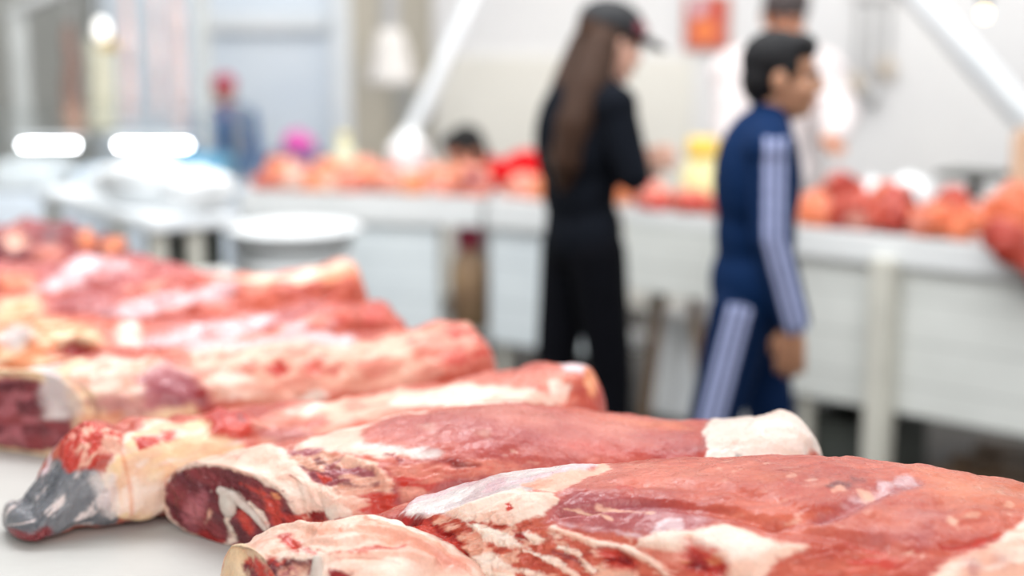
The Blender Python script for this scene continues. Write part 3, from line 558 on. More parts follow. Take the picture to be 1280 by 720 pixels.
def mat(name, c, rough=.5, c2=None, scale=8., bump=.0, bscale=60., metal=0., stretch=(1, 1, 1), spec=.5):
    m, nt, b = new_mat(name)
    tc = nt.nodes.new('ShaderNodeTexCoord'); mp = nt.nodes.new('ShaderNodeMapping'); mp.inputs['Scale'].default_value = stretch
    nt.links.new(tc.outputs['Object'], mp.inputs[0])
    n = nt.nodes.new('ShaderNodeTexNoise'); n.inputs['Scale'].default_value = scale; n.inputs['Detail'].default_value = 5
    nt.links.new(mp.outputs[0], n.inputs[0])
    r = nt.nodes.new('ShaderNodeValToRGB'); c2 = c2 or tuple(x * .86 for x in c)
    r.color_ramp.elements[0].position = .35; r.color_ramp.elements[1].position = .65
    r.color_ramp.elements[0].color = (*c2, 1); r.color_ramp.elements[1].color = (*c, 1)
    nt.links.new(n.outputs[0], r.inputs[0]); nt.links.new(r.outputs[0], b.inputs['Base Color'])
    b.inputs['Roughness'].default_value = rough; b.inputs['Metallic'].default_value = metal; b.inputs['Specular IOR Level'].default_value = spec
    if bump:
        n2 = nt.nodes.new('ShaderNodeTexNoise'); n2.inputs['Scale'].default_value = bscale; n2.inputs['Detail'].default_value = 4
        nt.links.new(mp.outputs[0], n2.inputs[0]); bp = nt.nodes.new('ShaderNodeBump'); bp.inputs['Strength'].default_value = bump; bp.inputs['Distance'].default_value = .01
        nt.links.new(n2.outputs[0], bp.inputs['Height']); nt.links.new(bp.outputs[0], b.inputs['Normal'])
    return m

def emit(name, c, strength):
    m, nt, b = new_mat(name); b.inputs['Base Color'].default_value = (*c, 1); b.inputs['Emission Color'].default_value = (*c, 1); b.inputs['Emission Strength'].default_value = strength
    n = nt.nodes.new('ShaderNodeTexNoise'); n.inputs['Scale'].default_value = 3; nt.links.new(n.outputs[0], b.inputs['Roughness']); return m

def boards(name, c, c2, pitch=.12, axis='Z', rough=.5):
    """painted boards with fine joints"""
    m, nt, b = new_mat(name); tc = nt.nodes.new('ShaderNodeTexCoord'); sp = nt.nodes.new('ShaderNodeSeparateXYZ'); nt.links.new(tc.outputs['Object'], sp.inputs[0])
    mu = nt.nodes.new('ShaderNodeMath'); mu.operation = 'DIVIDE'; mu.inputs[1].default_value = pitch; nt.links.new(sp.outputs[axis], mu.inputs[0])
    fr = nt.nodes.new('ShaderNodeMath'); fr.operation = 'FRACT'; nt.links.new(mu.outputs[0], fr.inputs[0])
    lt = nt.nodes.new('ShaderNodeMath'); lt.operation = 'LESS_THAN'; lt.inputs[1].default_value = .06; nt.links.new(fr.outputs[0], lt.inputs[0])
    n = nt.nodes.new('ShaderNodeTexNoise'); n.inputs['Scale'].default_value = 5; n.inputs['Detail'].default_value = 6; nt.links.new(tc.outputs['Object'], n.inputs[0])
    r = nt.nodes.new('ShaderNodeValToRGB'); r.color_ramp.elements[0].color = (*c2, 1); r.color_ramp.elements[1].color = (*c, 1); r.color_ramp.elements[0].position = .3; r.color_ramp.elements[1].position = .6
    nt.links.new(n.outputs[0], r.inputs[0]); mx = nt.nodes.new('ShaderNodeMix'); mx.data_type = 'RGBA'; nt.links.new(lt.outputs[0], mx.inputs['Factor'])
    nt.links.new(r.outputs[0], mx.inputs['A']); mx.inputs['B'].default_value = (*[x * .8 for x in c2], 1); nt.links.new(mx.outputs['Result'], b.inputs['Base Color']); b.inputs['Roughness'].default_value = rough
    return m

def cloth(name, c, b=.3):
    return mat(name, c, .95, tuple(x * .75 for x in c), 12, b, 22, spec=.12)

def painted(name, rough=.6, bump=.3, bscale=120., spec=.4, sss=0.):
    m, nt, b = new_mat(name); a = nt.nodes.new('ShaderNodeAttribute'); a.attribute_name = 'Col'
    tc = nt.nodes.new('ShaderNodeTexCoord'); n = nt.nodes.new('ShaderNodeTexNoise'); n.inputs['Scale'].default_value = bscale; n.inputs['Detail'].default_value = 3; nt.links.new(tc.outputs['Object'], n.inputs[0])
    hv = nt.nodes.new('ShaderNodeHueSaturation'); mr = nt.nodes.new('ShaderNodeMapRange'); mr.inputs[3].default_value = .88; mr.inputs[4].default_value = 1.12
    nt.links.new(n.outputs[0], mr.inputs[0]); nt.links.new(mr.outputs[0], hv.inputs['Value']); nt.links.new(a.outputs[0], hv.inputs['Color']); nt.links.new(hv.outputs[0], b.inputs['Base Color'])
    bp = nt.nodes.new('ShaderNodeBump'); bp.inputs['Strength'].default_value = bump; bp.inputs['Distance'].default_value = .004; nt.links.new(n.outputs[0], bp.inputs['Height']); nt.links.new(bp.outputs[0], b.inputs['Normal'])
    b.inputs['Roughness'].default_value = rough; b.inputs['Specular IOR Level'].default_value = spec
    if sss: b.inputs['Subsurface Weight'].default_value = sss; b.inputs['Subsurface Radius'].default_value = (.6, .2, .1); b.inputs['Subsurface Scale'].default_value = .01
    return m

def meat_material():
    m, nt, b = new_mat('raw_meat'); N = nt.nodes.new; Lk = nt.links.new
    a = N('ShaderNodeAttribute'); a.attribute_name = 'Col'; w = N('ShaderNodeAttribute'); w.attribute_name = 'wet'
    tc = N('ShaderNodeTexCoord'); n1 = N('ShaderNodeTexNoise'); n1.inputs['Scale'].default_value = 260; n1.inputs['Detail'].default_value = 4; Lk(tc.outputs['Object'], n1.inputs[0])
    n2 = N('ShaderNodeTexNoise'); n2.inputs['Scale'].default_value = 70; n2.inputs['Detail'].default_value = 4; Lk(tc.outputs['Object'], n2.inputs[0])
    mr = N('ShaderNodeMapRange'); mr.inputs[1].default_value = .25; mr.inputs[2].default_value = .75; mr.inputs[3].default_value = .92; mr.inputs[4].default_value = 1.08; Lk(n1.outputs[0], mr.inputs[0])
    hv = N('ShaderNodeHueSaturation'); Lk(mr.outputs[0], hv.inputs['Value']); Lk(a.outputs['Color'], hv.inputs['Color']); Lk(hv.outputs[0], b.inputs['Base Color'])
    rr = N('ShaderNodeMapRange'); rr.inputs[3].default_value = .52; rr.inputs[4].default_value = .18; Lk(w.outputs['Fac'], rr.inputs[0])
    ra = N('ShaderNodeMath'); ra.operation = 'ADD'; rm = N('ShaderNodeMapRange'); rm.inputs[1].default_value = .3; rm.inputs[2].default_value = .7; rm.inputs[3].default_value = -.14; rm.inputs[4].default_value = .12
    Lk(n2.outputs[0], rm.inputs[0]); Lk(rr.outputs[0], ra.inputs[0]); Lk(rm.outputs[0], ra.inputs[1]); Lk(ra.outputs[0], b.inputs['Roughness'])
    ad = N('ShaderNodeMath'); ad.operation = 'MULTIPLY_ADD'; ad.inputs[1].default_value = .35; Lk(n1.outputs[0], ad.inputs[0]); Lk(n2.outputs[0], ad.inputs[2])
    bp = N('ShaderNodeBump'); bp.inputs['Strength'].default_value = .55; bp.inputs['Distance'].default_value = .004; Lk(ad.outputs[0], bp.inputs['Height']); Lk(bp.outputs[0], b.inputs['Normal'])
    b.inputs['Subsurface Weight'].default_value = .12; b.inputs['Subsurface Radius'].default_value = (1, .35, .2); b.inputs['Subsurface Scale'].default_value = .006
    b.inputs['Specular IOR Level'].default_value = .38
    return m
MEAT = meat_material()

W_WHITE = mat('white_paint', (.76, .78, .78), .5, (.70, .72, .72), 6)
W_COOL = mat('cool_white_sheet', (.76, .83, .90), .6, (.69, .77, .86), 2)
W_TARP = mat('white_tarp', (.74, .735, .73), .7, (.67, .67, .68), 1.2)
W_CREAM = mat('cream_tarp', (.76, .74, .68), .7, (.70, .68, .62), 1.2)
W_GREY = mat('grey_plaster', (.56, .56, .52), .8, (.50, .50, .47), 2)
W_BEIGE = mat('beige_plaster', (.50, .46, .38), .8, (.42, .39, .33), 2)
CONCRETE = mat('dark_concrete', (.075, .07, .065), .8, (.045, .042, .04), 4, .3, 40)
PANEL = boards('white_boards', (.70, .72, .69), (.64, .66, .63), .14)
PANEL_COOL = boards('cool_boards', (.72, .78, .80), (.66, .72, .75), .16)
DARK = mat('dark_grey_green', (.075, .085, .075), .6, (.05, .055, .05), 5)
WOOD = mat('brown_wood', (.20, .12, .06), .7, (.10, .06, .035), 4, .3, 30, stretch=(1, 8, 8))
WOOD_B = mat('beige_wood', (.62, .45, .32), .6, (.54, .38, .26), 4, stretch=(6, 6, 1))
POST = mat('cream_post', (.62, .61, .54), .5, (.55, .54, .48), 6)
STEEL = mat('grey_metal', (.50, .50, .50), .4, (.42, .42, .42), 10, metal=.3)
CASEWHITE = mat('case_white', (.82, .85, .87), .35, (.76, .80, .83), 4)
PLASTIC_W = mat('white_plastic', (.82, .85, .86), .35, (.75, .78, .80), 14, .2, 25)
TABLE_TOP = mat('white_cutting_top', (.57, .56, .53), .45, (.51, .50, .47), 5, .12, 30)
BLUEBOX = mat('blue_plastic', (.13, .19, .32), .5)
PINK = mat('pink_plastic', (.72, .10, .42), .5)
YELLOW = mat('yellow_plastic', (.80, .55, .09), .45)
PALEYEL = mat('pale_yellow_plastic', (.80, .74, .38), .5)
LIME = mat('pale_lime_plastic', (.72, .76, .55), .5)
BROWN = mat('brown_glass', (.36, .24, .13), .5, (.20, .12, .07), 9)
DKRED = mat('dark_red_plastic', (.36, .02, .06), .4)
BONE = mat('bone', (.66, .60, .53), .35, (.56, .44, .38), 40, .3, 90)
m_, nt_, b_ = new_mat('clear_glass'); b_.inputs['Base Color'].default_value = (.86, .92, .94, 1); b_.inputs['Roughness'].default_value = .05; b_.inputs['Transmission Weight'].default_value = 1; b_.inputs['IOR'].default_value = 1.1; b_.inputs['Alpha'].default_value = .35
n_ = nt_.nodes.new('ShaderNodeTexNoise'); n_.inputs['Scale'].default_value = 3; r_ = nt_.nodes.new('ShaderNodeMapRange'); r_.inputs[3].default_value = .03; r_.inputs[4].default_value = .10; nt_.links.new(n_.outputs[0], r_.inputs[0]); nt_.links.new(r_.outputs[0], b_.inputs['Roughness'])
GLASS = m_

# ---------------------------------------------------------------- the setting
def struct(name, mb, m, smooth=False): return tag(mb.build(name, m, None, smooth), kind='structure')
def slab(p, q, z0, z1, t=.05):
    """upright slab from p to q (floor points), thickness t away from the camera"""
    p, q = Vector((*p, 0)), Vector((*q, 0)); d = q - p; L = d.length; M = Matrix.Translation(p) @ Matrix.Rotation(math.atan2(d.y, d.x), 4, 'Z')
    return MB().box(0, L, 0, t, z0, z1, M, .003)

struct('floor', MB().box(-6, 6, -2, 12.2, -.1, 0, None, 0), CONCRETE)
struct('wall_left', slab((-5.2, -2), (-5.2, 11.2), 0, 4, .1), W_GREY)
struct('wall_back', slab((-5.2, 11.0), (-1.9, 11.0), 0, 4, .1), W_GREY)
struct('wall_cool', slab((-2.62, 9.11), (-.92, 8.6), 0, 4, .06), W_COOL)
struct('wall_beige', slab((-.95, 8.5), (-.40, 8.5), 0, 4, .06), W_BEIGE)
struct('wall_tarp', slab((-.46, 8.4), (3.6, 7.3), 0, 4, .05), W_TARP)
struct('wall_tarp_band', slab((-.44, 8.36), (1.0, 7.97), 0, 1.42, .03), W_CREAM)
struct('wall_right', slab((3.6, 7.3), (4.2, -2), 0, 4, .05), W_TARP)
struct('trim_1', slab((-1.07, 8.55), (-.93, 8.51), 0, 4, .05), CASEWHITE)
struct('trim_2', slab((-1.9, 8.82), (-1.1, 8.58), 1.56, 1.66, .03), CASEWHITE)
struct('trim_3', slab((-.69, 8.44), (-.57, 8.44), 0, 1.28, .06), mat('post_grey', (.34, .34, .32), .7))

# ---------------------------------------------------------------- the meat table
D = Vector((-.51, .86, 0)).normalized(); NL = Vector((-D.y, D.x, 0))       # along the table, and towards its near left side
table_o = Vector((.47, 1.87, 0))                                           # a point of the far right edge
TM = Matrix.Translation(table_o) @ Matrix(((D.x, NL.x, 0, 0), (D.y, NL.y, 0, 0), (0, 0, 1, 0), (0, 0, 0, 1)))
tb = thing('meat_table', tuple(table_o), 'long white topped table carrying the row of big raw beef cuts', 'table')
MB().box(-1.25, 2.6, -.02, 1.22, .835, .88, TM, .01).build('tabletop', TABLE_TOP, tb)
MB().box(-1.2, 2.55, .03, .07, .70, .835, TM).box(-1.2, 2.55, 1.13, 1.17, .70, .835, TM).box(-1.2, -1.16, .07, 1.13, .70, .835, TM).box(2.51, 2.55, .07, 1.13, .70, .835, TM).build('apron', W_WHITE, tb)
for lx in (-1.15, .65, 2.45):
    for ly in (.06, 1.08):
        MB().box(lx, lx + .06, ly, ly + .06, 0, .835, TM).build('leg', W_WHITE, tb)

def meat_mesh(name, d, patches):
    P, (nu, nv), col, wet, _ = build_leg(d, patches); col = col * np.array([1, d.get('tone', 1.), d.get('tone', 1.)]) * (.5 + .5 * d.get('tone', 1.))
    i = np.arange(nu - 1)[:, None] * nv; j = np.arange(nv)[None]; k = (j + 1) % nv
    q = np.stack([i + j, i + k, i + nv + k, i + nv + j], -1).reshape(-1, 4)[:, ::-1]
    me = bpy.data.meshes.new(name); n = len(P); me.vertices.add(n); me.vertices.foreach_set('co', P.ravel())
    me.loops.add(q.size); me.loops.foreach_set('vertex_index', q.ravel().astype(np.int32))
    me.polygons.add(len(q)); me.polygons.foreach_set('loop_start', np.arange(0, q.size, 4, dtype=np.int32))
    me.update(calc_edges=True); me.validate(); set_smooth(me)
    set_color(me, col); at = me.attributes.new('wet', 'FLOAT', 'POINT'); at.data.foreach_set('value', wet.astype(np.float32)); return me

CUTS = {
 'L1': ('largest raw beef cut, nearest on the table, salmon muscle with a pale fat flap',),
 'L2': ('raw beef leg with white bone in its dark cut face and a fat cap',),
 'L3': ('raw beef leg with a grey shank end lying bare on the white table',),
 'L4': ('raw beef leg with cream fat rimming its maroon cut end, behind the grey shank',),
 'L5': ('raw meat cut with an orange fat lump and a white glint painted on it',),
 'L6': ('raw meat cut edged with a cream fat strip along its far top side',),
 'L7': ('dull red raw meat cut with a lilac streak, behind the fat edged cut',),
 'L8': ('dark maroon raw meat heap spotted with pale fat, at the table end',),
}
for k, (lab,) in CUTS.items():
    d = LEGS[k]; s0 = d['st'][len(d['st']) // 2]
    t = thing('beef_cut', (s0[0], s0[1], .88), lab, 'meat', 'big beef cuts on the white table')
    link('muscle', meat_mesh('muscle', d, PATCH[k]), MEAT, t)
    if k == 'L1':
        f = link('fat_flap', meat_mesh('fat_flap', LEGS['F1'], PATCH['F1']), MEAT, t); f['label'] = 'cream fat flap folded over the cut end'
        b = MB().capsule((-.200, 1.402, .965), .017, (-.205, 1.424, 1.008), .005, 20); o = link('bone', b.mesh('bone'), BONE, t); o['label'] = 'white bone tip'
    if k == 'L2':
        RB = np.array(Matrix.Rotation(math.radians(-42), 3, 'Z')); b = MB().ell(np.array((-.374, 1.794, .943)), (.017, .009, .019), RB).capsule((-.386, 1.805, .958), .006, (-.366, 1.788, .956), .007).capsule((-.366, 1.788, .956), .007, (-.338, 1.768, .940), .005).capsule((-.338, 1.768, .940), .005, (-.318, 1.751, .924), .004); o = link('bone', fused(b, .002, 3), BONE, t); o['label'] = 'round white bone in the cut face'

# ---------------------------------------------------------------- the counters along the aisle
A0, A1 = (-1.13, 5.90), (-.12, 5.62)
B0, B1 = (-.10, 5.61), (.40, 5.30)
C0, C1 = (.42, 5.285), (.90, 4.86)
E0, E1 = (.93, 4.81), (2.30, 3.64)
def frame(p, q):
    p, q = Vector((*p, 0)), Vector((*q, 0)); d = q - p
    return Matrix.Translation(p) @ Matrix.Rotation(math.atan2(d.y, d.x), 4, 'Z'), d.length
def counter(p, q, label, top_m, panel_m, depth=.72, zp=.32, x_panels=None, posts=None, lip=.07, zb=.32):
    M, L = frame(p, q); t = thing('counter', (*p, 0), label, 'counter')
    MB().box(0, L, 0, depth, .86, .90, M).build('worktop', top_m, t)
    MB().box(0, L, -.012, .012, .90 - lip - .04, .905, M).build('lip', top_m, t)
    for a, b in (x_panels or [(0, L)]): MB().box(a + .003, b - .003, .014, .034, zp, .86, M).build('front_panel', panel_m, t)
    for x in (posts or (.03, L - .07)):
        for y in (.036, depth - .06): MB().box(x, x + .04, y, y + .04, 0, .86, M).build('leg', POST, t)
    MB().box(.03, L - .03, .08, depth - .04, zb, zb + .03, M).build('shelf', W_WHITE, t)
    return t, M, L
tA, MA, LA = counter(A0, A1, 'cool white panelled counter with a niche holding a brown jug', W_WHITE, PANEL_COOL, .46, x_panels=[(0, .86)], posts=(.03, .82))
MB().box(.87, 1.045, .30, .32, .35, .86, MA).build('niche_back', W_WHITE, tA)
tB, MB_, LB = counter(B0, B1, 'white panelled counter behind the woman in black', W_WHITE, PANEL_COOL, .46)
tC = thing('trestle_table', (*C0, 0), 'narrow white aproned table on slanted wooden legs, between the panelled counters', 'table'); MC, LC = frame(C0, C1)
MB().box(0, LC, 0, .7, .86, .90, MC).build('tabletop', W_WHITE, tC)
MB().box(0, LC, .0, .02, .60, .86, MC).build('apron', PANEL, tC)
for x0, x1 in ((.06, .17), (.36, .25)):
    for y in (.06, .6): MB().capsule(tuple(MC @ Vector((x1, y, .84))), .022, tuple(MC @ Vector((x0, y, .03))), .022, 10).build('leg', WOOD, tC)
bxt = thing('foam_box', tuple(MC @ Vector((LC / 2, .25, 0))), 'white foam box standing under the narrow aproned table', 'box')
MB().box(.02, LC - .02, .16, .5, .0, .08, MC).build('base', DARK, bxt)
MB().box(.02, LC - .02, .16, .5, .08, .43, MC, .015).build('body', PLASTIC_W, bxt); MB().box(.01, LC - .01, .15, .51, .432, .49, MC, .012).build('lid', PLASTIC_W, bxt)
tE, ME, LE = counter(E0, E1, 'off-white boarded counter with a heavy post, behind the boy', W_WHITE, PANEL, posts=(.06, 1.0, 1.6), lip=.05)
p0 = ME @ Vector((.375, -.03, 0)); MB().box(.345, .425, -.055, .0135, 0, .835, ME).build('post', POST, tE)
# things under the boarded counter
plt = thing('wooden_pallet', tuple(ME @ Vector((.9, .3, 0))), 'brown wooden pallet in the dark under the boarded counter', 'pallet')
for y in (.1, .3, .5): MB().box(.5, 1.3, y, y + .08, .09, .115, ME).build('deck_board', WOOD, plt)
for x in (.5, .88, 1.22): MB().box(x, x + .08, .1, .58, .0, .089, ME).build('bearer', WOOD, plt)
cr = thing('crate', tuple(ME @ Vector((.15, .35, 0))), 'dark crate under the boarded counter near the post', 'crate')
MB().box(.02, .05, .1, .5, 0, .22, ME).box(.30, .33, .1, .5, 0, .22, ME).box(.05, .30, .1, .13, 0, .22, ME).box(.05, .30, .47, .5, 0, .22, ME).box(.05, .30, .13, .47, 0, .03, ME).build('body', DARK, cr)

# jug in the niche
c = MA @ Vector((.957, .12, .352)); jg = thing('jug', tuple(c), 'tall brown jug with a dark red cap in the counter niche', 'jug')
MB().lathe([(.06, 0), (.076, .01), (.078, .2), (.072, .27), (.05, .32), (.04, .34)], c).build('body', BROWN, jg, True)
MB().lathe([(.05, .335), (.055, .345), (.053, .41), (.04, .425)], c).build('cap', DKRED, jg, True)
# basin on a stool before the counter
st = thing('stool', (-.80, 5.15, 0), 'white topped stool under a white basin in front of the cool white counter', 'stool')
MB().lathe([(.20, .70), (.215, .71), (.215, .735), (.20, .74)], (-.80, 5.15, 0)).build('seat', W_WHITE, st, True)
for a in range(4):
    q = math.pi / 4 + a * math.pi / 2; MB().capsule((-.80 + .15 * math.cos(q), 5.15 + .15 * math.sin(q), .70), .015, (-.80 + .2 * math.cos(q), 5.15 + .2 * math.sin(q), .016), .015, 10).build('leg', DARK, st)
bs = thing('basin', (-.80, 5.15, .74), 'white plastic basin on the white topped stool', 'basin')
MB().lathe([(.16, 0), (.19, .005), (.235, .10), (.25, .105), (.25, .115), (.23, .115), (.18, .02), (.05, .012)], (-.80, 5.15, .74)).build('bowl', PLASTIC_W, bs, True)

# ---------------------------------------------------------------- meat on the counters
ORD = ['first', 'second', 'third', 'fourth', 'fifth', 'sixth', 'seventh', 'eighth', 'ninth', 'tenth', 'eleventh', 'twelfth', 'thirteenth', 'fourteenth', 'fifteenth', 'sixteenth']
rng = random.Random(4)
def chunk(c, rz, L, w, h, base, seed, label, group, z0=.906, sag=0., tone=1.):
    ca, sa = math.cos(rz), math.sin(rz); st = []
    for k in range(4):
        f = (k / 3 - .5) * L * .7; s = .75 if k in (0, 3) else 1.
        st.append([c[0] + ca * f, c[1] + sa * f, w / 2 * s, w / 2 * s, h * s, z0 - (sag * k if sag else 0)])
    d = dict(st=st, res=(44, 34), cap=(.2, .2), kind='rr', seed=seed, lump=.034, lump2=.02, base=base, fleck=.6, streak=.45, fibre=rng.uniform(-1, 1), floor=z0 if not sag else 0)
    pts = []
    for _ in range(4):
        u0, v0 = rng.uniform(-.02, L * .75), rng.uniform(.06, .26); r = rng.uniform(.014, .034)
        pts.append((rng.choice(['fat', 'pinkfat', 'orange', 'dark', 'red', 'pale']), [(u0 + r * math.cos(q) * 1.6, v0 + r * math.sin(q)) for q in np.linspace(0, 6.28, 8)[:-1]], dict(soft=.01, n=.02)))
    d['tone'] = tone; o = link('meat_chunk', meat_mesh('meat_chunk', d, pts), MEAT)
    # origin at its base
    o.data.transform(Matrix.Translation((-c[0], -c[1], -z0))); o.location = (c[0], c[1], z0)
    tag(o, label, 'meat', group); return o
def row(M, L, n, y0, dy, bases, where, group, hs=(.10, .15), x0=.08, x1=None, LW=(.16, .11), tone=1.):
    x1 = x1 or L - .08
    for i in range(n):
        x = x0 + (x1 - x0) * i / max(n - 1, 1); c = M @ Vector((x, y0 + rng.uniform(-dy, dy), 0)); a = math.atan2(M[1][0], M[0][0])
        chunk((c.x, c.y), a + rng.uniform(-.35, .35), LW[0] * rng.uniform(.9, 1.2), LW[1] * rng.uniform(.9, 1.2), rng.uniform(*hs), rng.choice(bases), 100 + i * 7 + int(L * 31) + int(y0 * 100),
              '%s raw meat chunk %s' % (ORD[i], where), group, tone=tone)
row(MA, LA, 8, .11, .02, ['orange', 'pale', 'pale', 'muscle'], 'along the cool white counter edge, counted from the stall', 'meat chunks on the cool white counter', (.075, .11))
row(MA, LA, 5, .30, .03, ['orange', 'pale', 'muscle'], 'in the cool white counter\'s rear row, counted from the stall', 'meat chunks on the cool white counter', (.085, .115), LW=(.2, .14), x1=.75)
row(MB_, LB, 4, .13, .02, ['pale', 'muscle', 'orange'], 'on the counter behind the woman, counted from the niche', 'meat chunks on the counter behind the woman', (.08, .12))
row(MC, LC, 4, .09, .02, ['muscle', 'red', 'pale'], 'on the narrow aproned table, counted from the woman', 'meat chunks on the narrow table', (.08, .12), LW=(.17, .12), tone=.8)
row(ME, LE, 6, .10, .015, ['muscle', 'orange', 'muscle', 'red'], 'along the boarded counter edge, counted from the boy', 'meat chunks on the boarded counter', (.09, .13), x0=.06, x1=.78, LW=(.165, .12), tone=.72)
row(ME, LE, 5, .27, .02, ['orange', 'muscle', 'dark', 'muscle'], 'in the boarded counter\'s rear row, counted from the boy', 'meat chunks on the boarded counter', (.12, .165), x0=.08, x1=.86, LW=(.20, .14), tone=.72)
# the cut that hangs over the counter edge
hp = ME @ Vector((.835, -.075, 0))
d = dict(st=[[hp.x - .05, hp.y + .06, .05, .05, .10, .905], [hp.x - .01, hp.y, .06, .05, .12, .87], [hp.x + .03, hp.y - .02, .06, .05, .12, .82], [hp.x + .055, hp.y - .03, .04, .04, .10, .775]], res=(60, 44), cap=(.25, .25), kind='rr', seed=77, lump=.02, lump2=.014, base='muscle', streak=.7, fleck=.8, floor=0, tone=.75)
tag(link('meat_chunk', meat_mesh('meat_chunk', d, []), MEAT), 'red cut of meat drooping over the boarded counter edge', 'meat')

# ---------------------------------------------------------------- bags, jars and trays standing on the counters
def bag(c, r, h, label, m=None, seed=1, cat='bag', name='plastic_bag'):
    prof = np.linspace(0, 1, 22); V = []; seg = 30
    for k in prof:
        rad = r * (math.sin(math.pi * min(k * .55 + .22, 1)) ** .7) * (1 if k < .7 else 1 - .75 * ((k - .7) / .3) ** .8)
        if k == 0: rad = r * .5
        for i in range(seg):
            q = 2 * math.pi * i / seg; V.append((rad * math.cos(q), rad * math.sin(q) * .8, h * k))
    V = np.array(V); n = fbm(V * 9 / max(r, .05) * .1 + seed * 3.1, seed, 4); dr = V.copy(); dr[:, 2] = 0; V += dr * (n * .45)[:, None]; V[:, 2] += np.where(V[:, 2] > .01, n * .02, 0); V += np.array(c)
    F = [tuple(range(seg))[::-1], tuple(21 * seg + i for i in range(seg))]
    for k in range(21):
        for i in range(seg): F.append((k * seg + i, k * seg + (i + 1) % seg, (k + 1) * seg + (i + 1) % seg, (k + 1) * seg + i))
    mb = MB().add(V, F); me = mb.mesh(name); me.transform(Matrix.Translation((-c[0], -c[1], -c[2]))); o = link(name, me, m or PLASTIC_W); o.location = c
    return tag(o, label, cat)
c = ME @ Vector((.20, .52, .905)); bag(tuple(c), .09, .15, 'white plastic bag behind meat, next to the low dark topped scale', seed=3)
c = ME @ Vector((.02, .60, .905)); bag(tuple(c), .075, .13, 'white plastic bag below the hand of the butcher in white', seed=5)
c = MA @ Vector((.60, .40, .905)); bag(tuple(c), .10, .24, 'tall white sack behind meat on the cool white counter, near the person in red', seed=9, cat='sack', name='sack')
c = MA @ Vector((.30, .40, .905)); t = thing('canister', tuple(c), 'pale lime canister behind meat on the cool white counter', 'canister')
MB().lathe([(.04, 0), (.055, .01), (.055, .13), (.03, .17), (.025, .20)], c).build('body', LIME, t, True); MB().lathe([(.03, .19), (.03, .215), (.02, .22)], c).build('cap', PALEYEL, t, True)
c = MC @ Vector((.10, .36, .901)); t = thing('jug', tuple(c), 'pale yellow jug with a deep yellow top, just behind the boy', 'jug')
MB().lathe([(.06, 0), (.08, .012), (.08, .12), (.05, .17), (.04, .185)], c).build('body', PALEYEL, t, True); MB().lathe([(.055, .18), (.062, .19), (.06, .245), (.045, .255)], c).build('cap', YELLOW, t, True)
trc = ME @ Vector((.42, .58, 0)); t = thing('weighing_scale', (trc.x, trc.y, .905), 'low scale with a dark tray behind meat on the boarded counter', 'scale')
MB().box(.33, .51, .50, .66, .905, .98, ME, .01).build('body', W_WHITE, t); MB().box(.31, .53, .48, .68, 1.055, 1.075, ME, .004).build('tray', DARK, t); MB().box(.40, .44, .56, .60, .978, 1.056, ME).build('stem', DARK, t)
pw = ME @ Vector((.62, .50, 0)); wp = thing('wooden_post', (pw.x, pw.y, .905), 'beige wooden post standing on the boarded counter beside the scale', 'post')
MB().box(.58, .66, .46, .54, .98, 1.24, ME, .02).build('shaft', WOOD_B, wp); MB().box(.555, .685, .44, .56, .905, 1.0, ME, .02).build('foot', WOOD_B, wp)

# ---------------------------------------------------------------- the display stall
SE = Vector((-.58, .81, 0)).normalized(); SP = Vector((SE.y, -SE.x, 0)); so = Vector((-1.22, 4.74, 0))
SM = Matrix.Translation(so) @ Matrix(((SE.x, SP.x, 0, 0), (SE.y, SP.y, 0, 0), (0, 0, 1, 0), (0, 0, 0, 1)))
t = thing('stall_counter', tuple(so), 'bright white topped stall counter with a dark open underside', 'counter')
MB().box(0, 1.2, 0, .34, .885, .935, SM, .01).build('worktop', CASEWHITE, t)
MB().box(.12, .14, .04, .32, .1, .884, SM).build('back_panel', DARK, t)
for x, y in ((.02, .02), (.02, .15), (1.12, .02), (1.12, .28)): MB().box(x, x + .05, y, y + .05, 0, .884, SM).build('leg', POST, t)
MB().box(.2, 1.1, .05, .3, .2, .23, SM).build('shelf', W_GREY, t)
t = thing('display_case', (-1.75, 6.2, 0), 'glass display case lit by two white tubes beside the stall counter', 'display case')
MB().box(-2.40, -1.20, 6.0, 6.6, 0, .88, None, .01).build('base', W_COOL, t)
MB().box(-2.38, -1.22, 6.02, 6.58, .88, .90, None).build('shelf', STEEL, t)
MB().box(-2.40, -1.20, 6.0, 6.008, .90, 1.20, None, .001).build('glass_front', GLASS, t); 
MB().box(-2.40, -2.392, 6.01, 6.6, .90, 1.20, None, .001).build('glass_side', GLASS, t); MB().box(-1.208, -1.20, 6.01, 6.6, .90, 1.20, None, .001).build('glass_side', GLASS, t)
MB().box(-2.42, -1.18, 5.98, 6.62, 1.20, 1.235, None, .006).build('top', GLASS, t)
TUBE = emit('lit_tube', (.95, .97, 1.0), 22.0)
for a, b in ((-2.07, -1.80), (-1.67, -1.33)):
    f = MB().box(a - .01, b + .01, 5.93, 5.98, 1.118, 1.133, None, .002).build('lamp_holder', CASEWHITE, t)
    MB().capsule((a + .03, 5.955, 1.09), .011, (b - .03, 5.955, 1.09), .011, 20).build('tube', TUBE, f, True)
cc = [('white plastic tray in the glass case', -2.1, .10), ('pale tray of wrapped goods in the glass case', -1.75, .07), ('blue tray in the glass case beside the bright bag', -1.38, .12)]
for i, (lb, x, h) in enumerate(cc):
    mt = (PLASTIC_W, W_COOL, mat('sky_blue_plastic', (.16, .42, .60), .5))[i]
    tag(MB().box(x - .13, x + .13, 6.1, 6.4, .902, .915, None).box(x - .13, x - .12, 6.1, 6.4, .915, .9 + h, None).box(x + .12, x + .13, 6.1, 6.4, .915, .9 + h, None).box(x - .12, x + .12, 6.1, 6.11, .915, .9 + h, None).box(x - .12, x + .12, 6.39, 6.4, .915, .9 + h, None).build('tray', mt), lb, 'tray')
